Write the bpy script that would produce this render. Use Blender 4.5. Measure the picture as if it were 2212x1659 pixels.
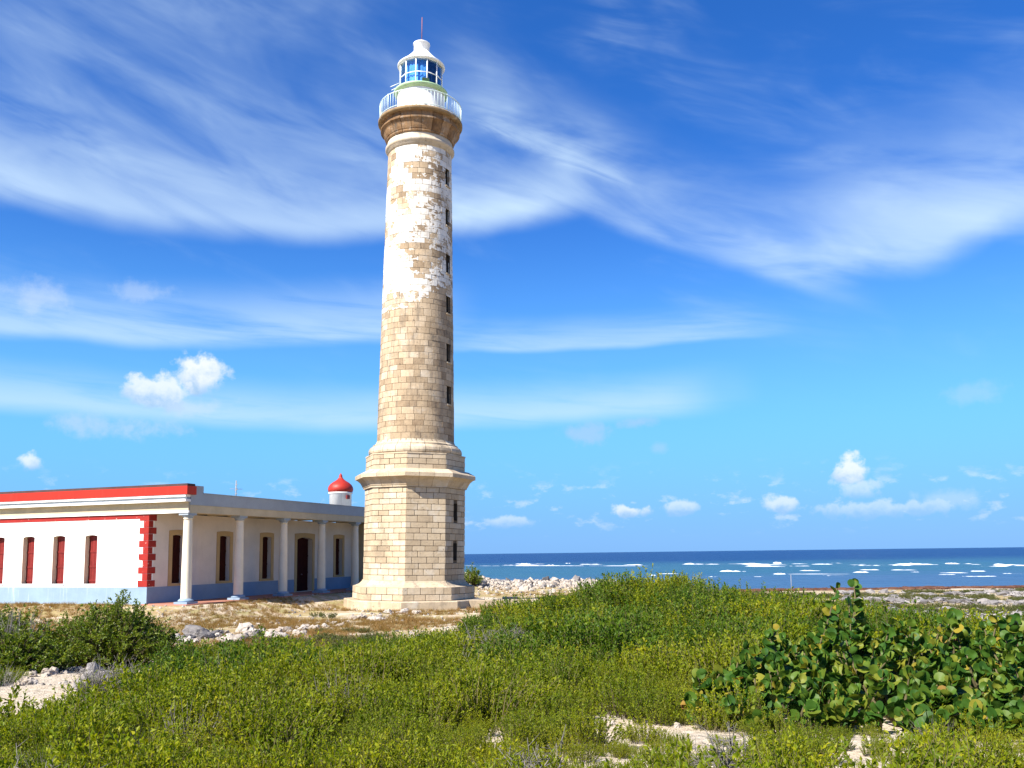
import bpy, bmesh, math, random
import numpy as np
from mathutils import Vector, Matrix, noise as mnoise

random.seed(7)
R = math.radians
for o in list(bpy.data.objects):
    bpy.data.objects.remove(o)
scene = bpy.context.scene
COL = scene.collection

# ------------------------------------------------------------------ camera
EYE = Vector((0, 0, 3.4))
PITCH, ROLL = R(6.7), 0.0125
FPX, SHP, PW, PH = 1950.0, 137.0, 2212.0, 1659.0
fw = Vector((0, math.cos(PITCH), math.sin(PITCH)))
r0 = Vector((1, 0, 0)); u0 = r0.cross(fw)
rt = r0 * math.cos(ROLL) - u0 * math.sin(ROLL)
up = u0 * math.cos(ROLL) + r0 * math.sin(ROLL)
cam_d = bpy.data.cameras.new('camera')
cam = bpy.data.objects.new('camera', cam_d); COL.objects.link(cam)
cam_d.sensor_fit = 'HORIZONTAL'; cam_d.sensor_width = 36.0
cam_d.lens = FPX / PW * 36.0
cam_d.shift_y = SHP / PW
cam_d.clip_start = 0.1; cam_d.clip_end = 90000
M = Matrix((rt, up, -fw)).transposed().to_4x4(); M.translation = EYE
cam.matrix_world = M
scene.camera = cam

def ray(X, Y):
    return fw * FPX + rt * (X - PW / 2) - up * (Y - PH / 2 - SHP)
def at_z(X, Y, z):                       # photo pixel (2212 wide) on the level z
    d = ray(X, Y); return EYE + d * ((z - EYE.z) / d.z)
def at_y(X, Y, y):
    d = ray(X, Y); return EYE + d * (y / d.y)
def azel(X, Y):
    d = ray(X, Y).normalized()
    return math.degrees(math.atan2(d.x, d.y)), math.degrees(math.asin(d.z))

# ------------------------------------------------------------------ sky, sun, exposure
SUN_H = Vector((-0.700, -0.714, 0)).normalized(); SUN_EL = R(43.5)
sun_dir = Vector((SUN_H.x * math.cos(SUN_EL), SUN_H.y * math.cos(SUN_EL), math.sin(SUN_EL)))
sd = bpy.data.lights.new('sun', 'SUN'); sd.energy = 5.0; sd.angle = R(0.5); sd.color = (1.0, 0.945, 0.85)
sun = bpy.data.objects.new('sun', sd); COL.objects.link(sun)
sun.rotation_euler = sun_dir.to_track_quat('Z', 'Y').to_euler(); sun.location = (-30, -30, 60)
SKY_STRENGTH = 0.063
scene.view_settings.view_transform = 'Standard'; scene.view_settings.look = 'None'
scene.view_settings.gamma = 1.0; scene.view_settings.use_curve_mapping = False
scene.view_settings.exposure = 1.28

class X:
    """tiny wrapper to write node maths as expressions"""
    def __init__(s, nt, sock): s.nt, s.s = nt, sock
    def _m(s, op, *a, clamp=False):
        n = s.nt.nodes.new('ShaderNodeMath'); n.operation = op; n.use_clamp = clamp
        for i, v in enumerate((s,) + a):
            if isinstance(v, X): s.nt.links.new(v.s, n.inputs[i])
            else: n.inputs[i].default_value = v
        return X(s.nt, n.outputs[0])
    def __add__(s, o): return s._m('ADD', o)
    __radd__ = __add__
    def __sub__(s, o): return s._m('SUBTRACT', o)
    def __rsub__(s, o): return (s * -1.0) + o
    def __mul__(s, o): return s._m('MULTIPLY', o)
    __rmul__ = __mul__
    def __truediv__(s, o): return s._m('DIVIDE', o)
    def mx(s, o): return s._m('MAXIMUM', o)
    def mn(s, o): return s._m('MINIMUM', o)
    def sat(s): return s._m('ADD', 0.0, clamp=True)
    def pw(s, o): return s._m('POWER', o)
    def sm(s, a, b, t0=0.0, t1=1.0):
        n = s.nt.nodes.new('ShaderNodeMapRange'); n.interpolation_type = 'SMOOTHSTEP'
        s.nt.links.new(s.s, n.inputs['Value'])
        if a <= b:
            n.inputs['From Min'].default_value = a; n.inputs['From Max'].default_value = b
            n.inputs['To Min'].default_value = t0; n.inputs['To Max'].default_value = t1
        else:
            n.inputs['From Min'].default_value = b; n.inputs['From Max'].default_value = a
            n.inputs['To Min'].default_value = t1; n.inputs['To Max'].default_value = t0
        return X(s.nt, n.outputs[0])

def combine(nt, x, y, z):
    n = nt.nodes.new('ShaderNodeCombineXYZ')
    for i, v in enumerate((x, y, z)):
        if isinstance(v, X): nt.links.new(v.s, n.inputs[i])
        else: n.inputs[i].default_value = v
    return X(nt, n.outputs[0])
def noise(nt, vec, scale, detail=3.0, rough=0.5, dist=0.0, out=0):
    n = nt.nodes.new('ShaderNodeTexNoise'); n.inputs['Scale'].default_value = scale
    n.inputs['Detail'].default_value = detail; n.inputs['Roughness'].default_value = rough
    n.inputs['Distortion'].default_value = dist
    if vec is not None: nt.links.new(vec.s, n.inputs['Vector'])
    return X(nt, n.outputs[out])
def mixc(nt, fac, a, b, blend='MIX'):
    n = nt.nodes.new('ShaderNodeMix'); n.data_type = 'RGBA'; n.blend_type = blend
    for sock, v in ((n.inputs[0], fac), (n.inputs[6], a), (n.inputs[7], b)):
        if isinstance(v, X): nt.links.new(v.s, sock)
        elif isinstance(v, (tuple, list)): sock.default_value = (v[0], v[1], v[2], 1)
        else: sock.default_value = v
    return X(nt, n.outputs[2])

world = bpy.data.worlds.new('World'); scene.world = world; world.use_nodes = True
def build_world():
    nt = world.node_tree; nt.nodes.clear()
    out = nt.nodes.new('ShaderNodeOutputWorld'); bg = nt.nodes.new('ShaderNodeBackground')
    nt.links.new(bg.outputs[0], out.inputs[0]); bg.inputs[1].default_value = SKY_STRENGTH
    sky = nt.nodes.new('ShaderNodeTexSky'); sky.sky_type = 'NISHITA'; sky.sun_disc = False
    sky.sun_elevation = SUN_EL
    sky.sun_rotation = math.atan2(SUN_H.x, SUN_H.y)
    sky.altitude = 0; sky.air_density = 1.0; sky.dust_density = 0.3; sky.ozone_density = 3.0
    hs = nt.nodes.new('ShaderNodeHueSaturation'); hs.inputs['Saturation'].default_value = SKY_SAT
    hs.inputs['Value'].default_value = SKY_VAL
    nt.links.new(sky.outputs[0], hs.inputs['Color'])
    base = X(nt, hs.outputs[0])
    base = mixc(nt, 1.0, base, SKY_TINT, 'MULTIPLY')
    tc = nt.nodes.new('ShaderNodeTexCoord')
    sp = nt.nodes.new('ShaderNodeSeparateXYZ'); nt.links.new(tc.outputs['Generated'], sp.inputs[0])
    dx, dy, dz = (X(nt, sp.outputs[i]) for i in range(3))
    az = dx._m('ARCTAN2', dy) * 57.2958
    el = dz._m('ARCSINE') * 57.2958
    base = mixc(nt, el.sm(22, 1) * 0.85, base, mixc(nt, el.sm(0, 9), HOR_LOW, HOR_MID))
    P2 = combine(nt, az, el, 0.0)
    warp = (noise(nt, P2, 0.09, 3) - 0.5)
    warp2 = (noise(nt, combine(nt, az + 40.0, el, 3.0), 0.22, 4) - 0.5)
    # stretched streaks: long in azimuth, slightly falling to the right
    sl = combine(nt, az * 0.045, (el + az * 0.22) * 0.26, 1.7)
    streak = noise(nt, sl, 1.6, 6, 0.55, 0.6)
    sl2 = combine(nt, az * 0.05, (el + az * 0.05) * 0.5, 5.2)
    streak2 = noise(nt, sl2, 1.5, 6, 0.6, 0.4)
    wisp = noise(nt, combine(nt, az * 0.16 + el * 0.1, el * 0.5 + az * 0.1, 9.0), 1.3, 7, 0.62, 0.8)
    soft_ = noise(nt, combine(nt, az * 0.07 + el * 0.04, el * 0.17 + az * 0.03, 11.0), 1.6, 4, 0.55, 0.5)
    def band(pts, lo, hi, ua, ub, soft, amp, wamp=3.0, st=streak, s0=0.25, s1=0.75):
        A = [azel(*p) for p in pts]; edge = None        # hanging edge: smooth maximum of straight runs
        for (a0, e0), (a1, e1) in zip(A, A[1:]):
            k = (e1 - e0) / (a1 - a0); ln = az * k + (e0 - k * a0)
            edge = ln if edge is None else edge._m('SMOOTH_MAX', ln, 2.0)
        t = el - edge + warp * wamp + warp2 * (wamp * 0.45)
        v = t.sm(0, lo) * t.sm(hi, lo * 0.7)
        v = v * (az + warp * 6.0).sm(ua, ua + soft) * (az + warp * 6.0).sm(ub, ub - soft)
        return v * st.sm(s0, s1) * amp
    fib = noise(nt, combine(nt, az * 0.10 + el * 0.05, (el + az * 0.30) * 0.55, 21.0), 1.5, 7, 0.62, 0.9)
    body = (soft_ * 0.82 + fib * 0.18)
    cl = band([(0, 452), (640, 560), (1280, 480)], 1.8, 5.0, -60, 6.0, 5, 0.62, 1.7, streak, -0.05, 0.55)
    cl = cl + band([(0, 420), (640, 520), (1000, 470)], 3.5, 14, -60, 2.0, 10, 0.36, 3.0, body, 0.25, 0.68)
    cl = cl + band([(1000, 300), (1720, 640)], 2.6, 7.5, -5.0, 20, 6, 0.42, 1.8, body, 0.24, 0.66)
    cl = cl + band([(1010, 285), (1500, 470)], 0.8, 2.6, -4.0, 9, 4, 0.35, 1.2, fib, 0.25, 0.65)
    cl = cl + band([(1250, 492), (1900, 690)], 1.2, 4.0, 2, 24, 6, 0.40, 1.6, body, 0.2, 0.62)
    cl = cl + band([(930, 515), (1300, 490)], 1.5, 7.0, -8, 8, 5, 0.36, 2.0, body, 0.2, 0.62)
    cl = cl + band([(1650, 660), (1880, 618), (2212, 548)], 2.0, 10.5, 14, 62, 9, 0.66, 3.2, body, 0.15, 0.62)
    cl = cl + band([(0, 745), (450, 774), (830, 750)], 0.9, 4.8, -60, -1.5, 6, 0.62, 1.0, streak2, 0.12, 0.62)
    cl = cl + band([(980, 784), (1400, 766), (1750, 742)], 0.5, 2.8, -8, 19, 8, 0.50, 0.8, streak2, 0.18, 0.62)
    cl = cl + band([(0, 968), (800, 952), (1600, 958)], 1.2, 3.8, -60, 15.5, 6, 0.60, 0.9, streak2, 0.08, 0.58)
    cl = cl + band([(0, 300), (600, 160), (1100, 60)], 5.0, 14, -34, 5, 10, 0.26, 4.0, body, 0.25, 0.70)
    # faint cirrus over the whole dome
    cl = cl + soft_.sm(0.45, 0.8) * streak.sm(0.38, 0.75) * el.sm(4, 20) * 0.22
    cl = cl.mx(0.0)
    cirrus = (cl.mn(0.92))
    base = mixc(nt, cirrus, base, CIRRUS_COL)
    # cumulus puffs
    nz = noise(nt, P2, 1.1, 6, 0.6); nz2 = noise(nt, P2, 0.45, 5, 0.55)
    pv = None; sh = None
    def puff(X0, Y0, X1, Y1, amp, k=1.0, dark=0.0):
        nonlocal pv, sh
        a0, e1 = azel(X0, Y0); a1, e0 = azel(X1, Y1)
        ca, ce, ra, re = (a0 + a1) / 2, (e0 + e1) / 2, abs(a1 - a0) / 2, abs(e1 - e0) / 2
        u = (az - ca) / ra; v = (el - ce) / re
        d = (u * u + v * v).pw(0.5) + (nz - 0.5) * (1.5 * k) + (nz2 - 0.5) * (1.5 * k)
        val = (d.sm(0.98, 0.50) if not dark else d.sm(1.25, 0.10)) * amp
        lit = (v + (nz - 0.5) * 2.0).sm(-0.9, 0.5) if not dark else (v * 0.0 + (1.0 - dark))
        wl = val * lit
        pv = val if pv is None else pv.mx(val)
        sh = wl if sh is None else sh.mx(wl)
    for q in [(372, 745, 500, 880, 0.95, .8), (250, 795, 430, 900, 0.8, .9), (95, 885, 400, 955, 0.55, 1.2, 0.65), (330, 850, 500, 905, 0.45, 1.1, 0.5), (30, 968, 100, 1028, 0.75),
              (1795, 982, 1885, 1070, 0.85), (1780, 1030, 1930, 1085, 0.45), (1640, 1070, 1730, 1112, 0.6), (1720, 1078, 2100, 1118, 0.38, 1.2),
              (1310, 1090, 1405, 1122, 0.7), (1425, 1078, 1520, 1115, 0.5), (1030, 1112, 1170, 1142, 0.4),
              (1205, 915, 1318, 960, 0.62, 1.3, 0.9), (1335, 900, 1420, 926, 0.55, 1.3, 0.9), (1400, 955, 1450, 980, 0.35, 1.0, 0.8),
              (1950, 1055, 2160, 1100, 0.32, 1.2, 0.4), (-10, 590, 150, 690, 0.35, 1.1, 0.3), (240, 600, 370, 660, 0.3, 1.1, 0.4),
              (2020, 830, 2180, 870, 0.25, 1.1, 0.6), (2500, 950, 2700, 1080, 0.7), (2900, 1000, 3100, 1110, 0.6), (-500, 900, -250, 1010, 0.6)]:
        puff(*q)
    # broken line of small cumulus low over the sea
    hc = noise(nt, combine(nt, az * 0.75, el * 1.5, 31.0), 0.55, 6, 0.62).sm(0.54, 0.68) * el.sm(0.8, 2.2) * el.sm(6.0, 3.0) * 0.40
    pv = pv.mx(hc); sh = sh.mx(hc * noise(nt, combine(nt, az * 0.75, (el - 0.25) * 1.5, 31.0), 0.55, 6, 0.62).sm(0.75, 0.5))
    shade = (sh / (pv + 0.0001)).sat()
    cc = mixc(nt, shade, CLOUD_DARK, CLOUD_LIT)
    base = mixc(nt, pv.sat(), base, cc)
    nt.links.new(base.s, bg.inputs[0])
SKY_SAT, SKY_VAL, SKY_TINT = 1.30, 1.0, (0.62, 0.86, 1.28)
HOR_LOW = (1.2, 3.1, 6.6); HOR_MID = (1.35, 4.4, 7.8)
CIRRUS_COL = (4.5, 5.9, 7.3); CLOUD_LIT = (6.6, 6.9, 7.2); CLOUD_DARK = (2.6, 4.1, 6.0)
build_world()
world.cycles.sampling_method = 'MANUAL'; world.cycles.sample_map_resolution = 128

# ------------------------------------------------------------------ helpers
def link(o, parent=None):
    COL.objects.link(o)
    if parent is not None: o.parent = parent
    return o
def tag(o, label=None, cat=None, group=None, kind=None):
    if label: o['label'] = label
    if cat: o['category'] = cat
    if group: o['group'] = group
    if kind: o['kind'] = kind
    return o
def empty(name, loc, rz=0.0):
    o = bpy.data.objects.new(name, None); o.location = loc; o.rotation_euler = (0, 0, rz)
    o.empty_display_size = 0.3
    return link(o)

class MB:
    """collects verts and faces for one mesh"""
    def __init__(s): s.v, s.f, s.sm = [], [], []
    def add(s, vs, fs, smooth=False):
        k = len(s.v); s.v += [tuple(v) for v in vs]
        s.f += [tuple(i + k for i in f) for f in fs]; s.sm += [smooth] * len(fs)
    def box(s, x0, x1, y0, y1, z0, z1):
        s.add([(x, y, z) for z in (z0, z1) for y in (y0, y1) for x in (x0, x1)],
              [(0, 2, 3, 1), (4, 5, 7, 6), (0, 1, 5, 4), (2, 6, 7, 3), (0, 4, 6, 2), (1, 3, 7, 5)])
    def lathe(s, prof, n=64, cx=0, cy=0, smooth=True, ph=0.0, a0=0.0, a1=None, cap=True):
        full = a1 is None
        m = n if full else n + 1
        vs = []
        for r, z in prof:
            for i in range(m):
                a = ph + (2 * math.pi * i / n if full else a0 + (a1 - a0) * i / n)
                vs.append((cx + r * math.cos(a), cy + r * math.sin(a), z))
        fs = []
        for j in range(len(prof) - 1):
            for i in range(n):
                i2 = (i + 1) % m
                fs.append((j * m + i, j * m + i2, (j + 1) * m + i2, (j + 1) * m + i))
        if full and cap:
            fs.append(tuple(range(m))[::-1]); fs.append(tuple((len(prof) - 1) * m + i for i in range(m)))
        s.add(vs, fs, smooth)
    def tube(s, pts, rads, n=6, smooth=True):
        pts = [Vector(p) for p in pts]; rings = []
        for i, p in enumerate(pts):
            d = (pts[min(i + 1, len(pts) - 1)] - pts[max(i - 1, 0)])
            if d.length < 1e-9: d = Vector((0, 0, 1))
            d.normalize()
            ax = Vector((1, 0, 0)) if abs(d.x) < 0.8 else Vector((0, 1, 0))
            e1 = d.cross(ax).normalized(); e2 = d.cross(e1)
            r = rads[i] if isinstance(rads, (list, tuple)) else rads
            rings.append([p + (e1 * math.cos(2 * math.pi * k / n) + e2 * math.sin(2 * math.pi * k / n)) * r for k in range(n)])
        vs = [v for q in rings for v in q]; fs = []
        for j in range(len(pts) - 1):
            for k in range(n):
                fs.append((j * n + k, j * n + (k + 1) % n, (j + 1) * n + (k + 1) % n, (j + 1) * n + k))
        fs.append(tuple(range(n))[::-1]); fs.append(tuple((len(pts) - 1) * n + k for k in range(n)))
        s.add(vs, fs, smooth)
    def prism(s, poly, y0, y1):            # polygon in (x,z), extruded along y
        n = len(poly)
        vs = [(x, y0, z) for x, z in poly] + [(x, y1, z) for x, z in poly]
        fs = [tuple(range(n)), tuple(range(n, 2 * n))[::-1]]
        fs += [(i, i + n, (i + 1) % n + n, (i + 1) % n) for i in range(n)]
        s.add(vs, fs)
    def mesh(s, name, mat=None):
        me = bpy.data.meshes.new(name); me.from_pydata(s.v, [], s.f)
        me.polygons.foreach_set('use_smooth', s.sm)
        bm = bmesh.new(); bm.from_mesh(me); bmesh.ops.recalc_face_normals(bm, faces=bm.faces); bm.to_mesh(me); bm.free()
        if mat: me.materials.append(mat)
        me.update(); return me
    def build(s, name, mat, parent=None):
        return link(bpy.data.objects.new(name, s.mesh(name, mat)), parent)
def bevel(o, w=0.01, seg=1):
    b = o.modifiers.new('bevel', 'BEVEL'); b.width = w; b.segments = seg; b.limit_method = 'ANGLE'
    return o
def inst(name, me, parent, loc=(0, 0, 0), rot=(0, 0, 0), scl=(1, 1, 1)):
    o = bpy.data.objects.new(name, me); o.location = loc; o.rotation_euler = rot; o.scale = scl
    return link(o, parent)

# ------------------------------------------------------------------ materials
def new_mat(name):
    m = bpy.data.materials.new(name); m.use_nodes = True
    nt = m.node_tree; b = nt.nodes['Principled BSDF']
    return m, nt, b
def pos(nt, kind='Object'):
    n = nt.nodes.new('ShaderNodeTexCoord'); return X(nt, n.outputs[kind])
def wpos(nt):
    n = nt.nodes.new('ShaderNodeNewGeometry'); return X(nt, n.outputs['Position'])
def xyz(nt, v):
    n = nt.nodes.new('ShaderNodeSeparateXYZ'); nt.links.new(v.s, n.inputs[0])
    return tuple(X(nt, n.outputs[i]) for i in range(3))
def bump(nt, b, h, strength=0.3, dist=0.02):
    n = nt.nodes.new('ShaderNodeBump'); n.inputs['Strength'].default_value = strength; n.inputs['Distance'].default_value = dist
    nt.links.new(h.s, n.inputs['Height']); nt.links.new(n.outputs[0], b.inputs['Normal'])
ALB = 0.72
KEEP = ('white_limewash', 'white_enamel', 'sea_foam', 'pale_green_rail', 'green_enamel', 'painted_sky_panel', 'porch_plaster', 'cream_column', 'beige_frieze', 'ochre_reveal')
def alb(c, k=None):
    k = ALB if k is None else k
    return tuple(x * k for x in c)
def vary(c, k): return tuple(min(1.0, x * k) for x in c)
def paint(name, col, rough=0.6, amt=0.12, scale=1.2, stain=None, spec=0.3, bs=0.15, chip=None, chipc=(0.6, 0.55, 0.5)):
    m, nt, b = new_mat(name); p = wpos(nt)
    if name not in KEEP: col = alb(col)
    n1 = noise(nt, p, scale, 5, 0.6)
    c = mixc(nt, n1.sm(0.3, 0.7), vary(col, 1 - amt), vary(col, 1 + amt * 0.4))
    n2 = noise(nt, p, scale * 14, 3)
    c = mixc(nt, n2.sm(0.35, 0.75) * (amt * 1.2), c, vary(col, 0.6))
    if stain:
        x, y, z = xyz(nt, p)
        v = combine(nt, x * 3.0, y * 3.0, z * 0.25)
        s = noise(nt, v, 1.3, 5, 0.65).sm(0.55, 0.82)
        c = mixc(nt, s * stain[1], c, stain[0])
    if chip:
        ch = noise(nt, p, 5.0, 6, 0.7).sm(chip, chip + 0.03)
        c = mixc(nt, ch, c, chipc)
    nt.links.new(c.s, b.inputs['Base Color']); b.inputs['Roughness'].default_value = rough
    b.inputs['Specular IOR Level'].default_value = spec
    bump(nt, b, n2 * 0.5 + noise(nt, p, scale * 40, 2) * 0.5, bs, 0.01)
    return m

STONE_RAMP = [(0.0, (0.27, 0.19, 0.12)), (0.25, (0.47, 0.36, 0.235)), (0.55, (0.63, 0.50, 0.34)), (0.85, (0.71, 0.605, 0.46)), (1.0, (0.79, 0.72, 0.61))]
def ramp(nt, fac, stops):
    n = nt.nodes.new('ShaderNodeValToRGB'); cr = n.color_ramp
    while len(cr.elements) < len(stops): cr.elements.new(0.5)
    for e, (p_, c) in zip(cr.elements, stops): e.position = p_; e.color = (*alb(c), 1)
    nt.links.new(fac.s, n.inputs[0]); return X(nt, n.outputs[0])
def stone_mat(name, source, painted=False, tint=(1, 1, 1), dark=0.35, lo=0.0, hi=1.0, sc=1.0, lime=0.35):
    m, nt, b = new_mat(name); p = pos(nt, 'Object') if painted or source != 'object' else wpos(nt)
    if source == 'object':
        n = nt.nodes.new('ShaderNodeObjectInfo'); rnd = X(nt, n.outputs['Random'])
    elif source == 'island':
        n = nt.nodes.new('ShaderNodeNewGeometry'); rnd = X(nt, n.outputs['Random Per Island'])
    else:
        rnd = noise(nt, p, 0.9, 3)
    big = noise(nt, p, 0.35 * sc, 4); fine = noise(nt, p, 7.0, 6, 0.65); med = noise(nt, p, 1.6 * sc, 5, 0.6)
    f = (rnd * 0.40 + big * 0.60 + (fine - 0.5) * 0.35 + (med - 0.5) * 0.3) * (hi - lo) + lo
    c = ramp(nt, f, STONE_RAMP)
    c = mixc(nt, 1.0, c, tint, 'MULTIPLY')
    # lichen and soot blotches, pits
    x, y, z = xyz(nt, p)
    st = noise(nt, combine(nt, x, y, z * 0.6), 0.55 * sc, 7, 0.72).sm(0.52, 0.70)
    c = mixc(nt, st * dark, c, (0.10, 0.085, 0.07))
    lw_ = (noise(nt, p, 0.9 * sc, 5, 0.6) + (rnd - 0.5) * 0.15).sm(0.56, 0.70)
    c = mixc(nt, lw_ * lime, c, (0.56, 0.53, 0.47))
    grime = (noise(nt, combine(nt, x * 2.2, y * 2.2, z * 0.5), 1.0, 6, 0.7)).sm(0.48, 0.72)
    c = mixc(nt, grime * dark * 0.75, c, (0.15, 0.125, 0.10))
    pit = noise(nt, p, 9.0, 4, 0.6).sm(0.64, 0.72).mx(noise(nt, p, 3.1, 2, 0.5).sm(0.74, 0.77))
    c = mixc(nt, pit * 0.75, c, (0.09, 0.065, 0.045))
    if painted:
        at = nt.nodes.new('ShaderNodeAttribute'); at.attribute_name = 'paint'
        pf = X(nt, at.outputs['Fac']) + (noise(nt, p, 3.4, 6, 0.65) - 0.5) * 1.15 + (noise(nt, combine(nt, x, y, z * 2.2), 1.0, 5, 0.65) - 0.5) * 1.0
        white = mixc(nt, noise(nt, p, 0.8, 5, 0.65).sm(0.4, 0.75), (0.66, 0.63, 0.57), (0.46, 0.42, 0.36))
        white = mixc(nt, st * 0.35, white, (0.33, 0.31, 0.28))
        c = mixc(nt, pf.sm(0.50, 0.56), c, white)
    nt.links.new(c.s, b.inputs['Base Color']); b.inputs['Roughness'].default_value = 0.9
    b.inputs['Specular IOR Level'].default_value = 0.15
    bump(nt, b, fine * 0.6 + med * 0.6 - pit * 0.6, 0.55, 0.05)
    return m
M_STONE = stone_mat('limestone_block', 'object')
M_STONE_I = stone_mat('limestone_courses', 'island')
M_SHAFT = stone_mat('limestone_shaft', 'island', painted=True, lo=-0.2, hi=0.95, dark=0.75, tint=(.95, .92, .9), lime=0.25)
M_MOULD = stone_mat('limestone_moulding', 'noise', lo=0.05, hi=1.0, dark=0.75)
M_CAP = stone_mat('brown_weathered_capital', 'island', tint=(0.62, 0.48, 0.37), dark=1.0, lo=-.7, hi=1.35, sc=3.0, lime=0.25)
M_MORTAR = paint('mortar', (0.17, 0.125, 0.08), 0.95, 0.25, 2.0)
M_SLIT_SHADE = paint('shade_dark_reveal', (0.085, 0.07, 0.055), 0.9, 0.3, 3.0)  # slit jambs coloured dark to carry the shade of the deep hole
M_WHITE = paint('white_limewash', (0.78, 0.78, 0.75), 0.7, 0.08, 0.8, ((0.42, 0.39, 0.33), 0.45))
M_WMETAL = paint('white_enamel', (0.80, 0.81, 0.79), 0.4, 0.08, 1.5, ((0.5, 0.42, 0.3), 0.3), 0.4)
M_GREEN = paint('green_enamel', (0.40, 0.58, 0.34), 0.45, 0.12, 2.0)
M_RAIL = paint('pale_green_rail', (0.62, 0.74, 0.70), 0.45, 0.1, 2.0)
M_BLUE = paint('pale_blue_dado', (0.31, 0.43, 0.56), 0.65, 0.1, 1.0, ((0.62, 0.66, 0.68), 0.5))
M_GREYBLUE = paint('grey_blue_parapet', (0.42, 0.48, 0.54), 0.7, 0.1, 0.8, ((0.30, 0.34, 0.36), 0.5))
M_BEIGE = paint('beige_frieze', (0.50, 0.42, 0.28), 0.75, 0.12, 0.9, ((0.34, 0.29, 0.2), 0.6))
M_CREAM = paint('cream_column', (0.72, 0.64, 0.50), 0.65, 0.08, 1.0, ((0.5, 0.45, 0.34), 0.3))
M_OCHRE = paint('ochre_trim', (0.62, 0.42, 0.19), 0.65, 0.1, 1.5)
M_REVEAL = paint('ochre_reveal', (0.78, 0.62, 0.42), 0.65, 0.1, 1.5)
M_RED = paint('red_parapet', (0.54, 0.024, 0.008), 0.55, 0.1, 0.8, ((0.42, 0.04, 0.025), 0.5))
M_QUOIN = paint('red_quoin', (0.40, 0.020, 0.012), 0.6, 0.15, 2.0, chip=0.64, chipc=(0.75, 0.6, 0.52))
M_DRED = paint('dark_red_shutter', (0.26, 0.025, 0.02), 0.5, 0.2, 2.5)
M_DWOOD = paint('dark_wood', (0.055, 0.014, 0.011), 0.85, 0.2, 2.5, spec=0.05)
M_TAR = paint('dark_roof_edge', (0.10, 0.055, 0.05), 0.8, 0.3, 1.5, chip=0.66, chipc=(0.6, 0.2, 0.14))
M_FLOOR = paint('terracotta_floor', (0.50, 0.22, 0.15), 0.7, 0.15, 1.5)
M_ROOF = paint('grey_roof', (0.35, 0.34, 0.32), 0.9, 0.2, 1.0)
M_SLIT_BLACK = paint('painted_slit_dark', (0.012, 0.012, 0.014), 0.8, 0.1, 2.0)  # near-black colour standing in for the darkness inside the slits
M_GREYMETAL = paint('grey_metal', (0.35, 0.35, 0.36), 0.45, 0.1, 3.0)
M_RUST = paint('rusty_mast', (0.42, 0.16, 0.11), 0.6, 0.2, 3.0)
M_NAVY = paint('navy_curtain', (0.02, 0.035, 0.09), 0.7, 0.2, 2.0)

def pane_mat():
    m, nt, b = new_mat('lantern_glass'); nt.nodes.remove(b)
    out = nt.nodes['Material Output']
    tr = nt.nodes.new('ShaderNodeBsdfTransparent'); tr.inputs[0].default_value = (0.70, 0.82, 0.92, 1)
    gl = nt.nodes.new('ShaderNodeBsdfGlossy'); gl.inputs[0].default_value = (0.9, 0.95, 1, 1); gl.inputs['Roughness'].default_value = 0.03
    fr = nt.nodes.new('ShaderNodeLayerWeight'); fr.inputs[0].default_value = 0.5
    f = (X(nt, fr.outputs['Facing']).pw(3.0) * 0.6 + 0.07).sat()
    mx = nt.nodes.new('ShaderNodeMixShader'); nt.links.new(f.s, mx.inputs[0])
    nt.links.new(tr.outputs[0], mx.inputs[1]); nt.links.new(gl.outputs[0], mx.inputs[2])
    nt.links.new(mx.outputs[0], out.inputs[0]); return m
M_GLASS = pane_mat()
def lens_mat():
    m, nt, b = new_mat('lens_glass')
    b.inputs['Base Color'].default_value = (0.10, 0.26, 0.42, 1); b.inputs['Roughness'].default_value = 0.12
    b.inputs['Specular IOR Level'].default_value = 0.8
    return m
M_LENS = lens_mat()

def leaf_mat(name, stops, trans=0.35, rough=0.5, spec=0.3, src='island', pn=0.25, patch=0.5, hue=None):
    m, nt, b = new_mat(name); out = nt.nodes['Material Output']
    if src == 'object':
        n = nt.nodes.new('ShaderNodeObjectInfo'); rnd = X(nt, n.outputs['Random'])
    else:
        n = nt.nodes.new('ShaderNodeNewGeometry'); rnd = X(nt, n.outputs['Random Per Island'])
    p = wpos(nt)
    big = noise(nt, p, pn, 4, 0.6)
    f = rnd * (1 - patch) + (big - 0.5) * 1.7 * patch + 0.5 * patch
    c = ramp(nt, f, stops)
    if hue:
        oi = nt.nodes.new('ShaderNodeObjectInfo'); r2 = X(nt, oi.outputs['Random'])
        c = mixc(nt, r2.sm(0.0, 1.0) * hue[1], c, hue[0])
    nt.links.new(c.s, b.inputs['Base Color']); b.inputs['Roughness'].default_value = rough
    b.inputs['Specular IOR Level'].default_value = spec
    tl = nt.nodes.new('ShaderNodeBsdfTranslucent')
    c2 = mixc(nt, 1.0, c, (1.25, 1.25, 0.55), 'MULTIPLY'); nt.links.new(c2.s, tl.inputs[0])
    mx = nt.nodes.new('ShaderNodeMixShader'); mx.inputs[0].default_value = trans
    nt.links.new(b.outputs[0], mx.inputs[1]); nt.links.new(tl.outputs[0], mx.inputs[2])
    nt.links.new(mx.outputs[0], out.inputs[0]); return m
M_SHRUB = leaf_mat('low_shrub_leaf', [(0.0, (0.065, 0.130, 0.006)), (0.3, (0.180, 0.250, 0.008)), (0.6, (0.345, 0.372, 0.009)), (0.85, (0.50, 0.445, 0.012)), (1.0, (0.56, 0.31, 0.03))], 0.46, 0.5, 0.18, pn=0.55, patch=0.62, hue=((0.06, 0.11, 0.006), 0.45))
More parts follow.
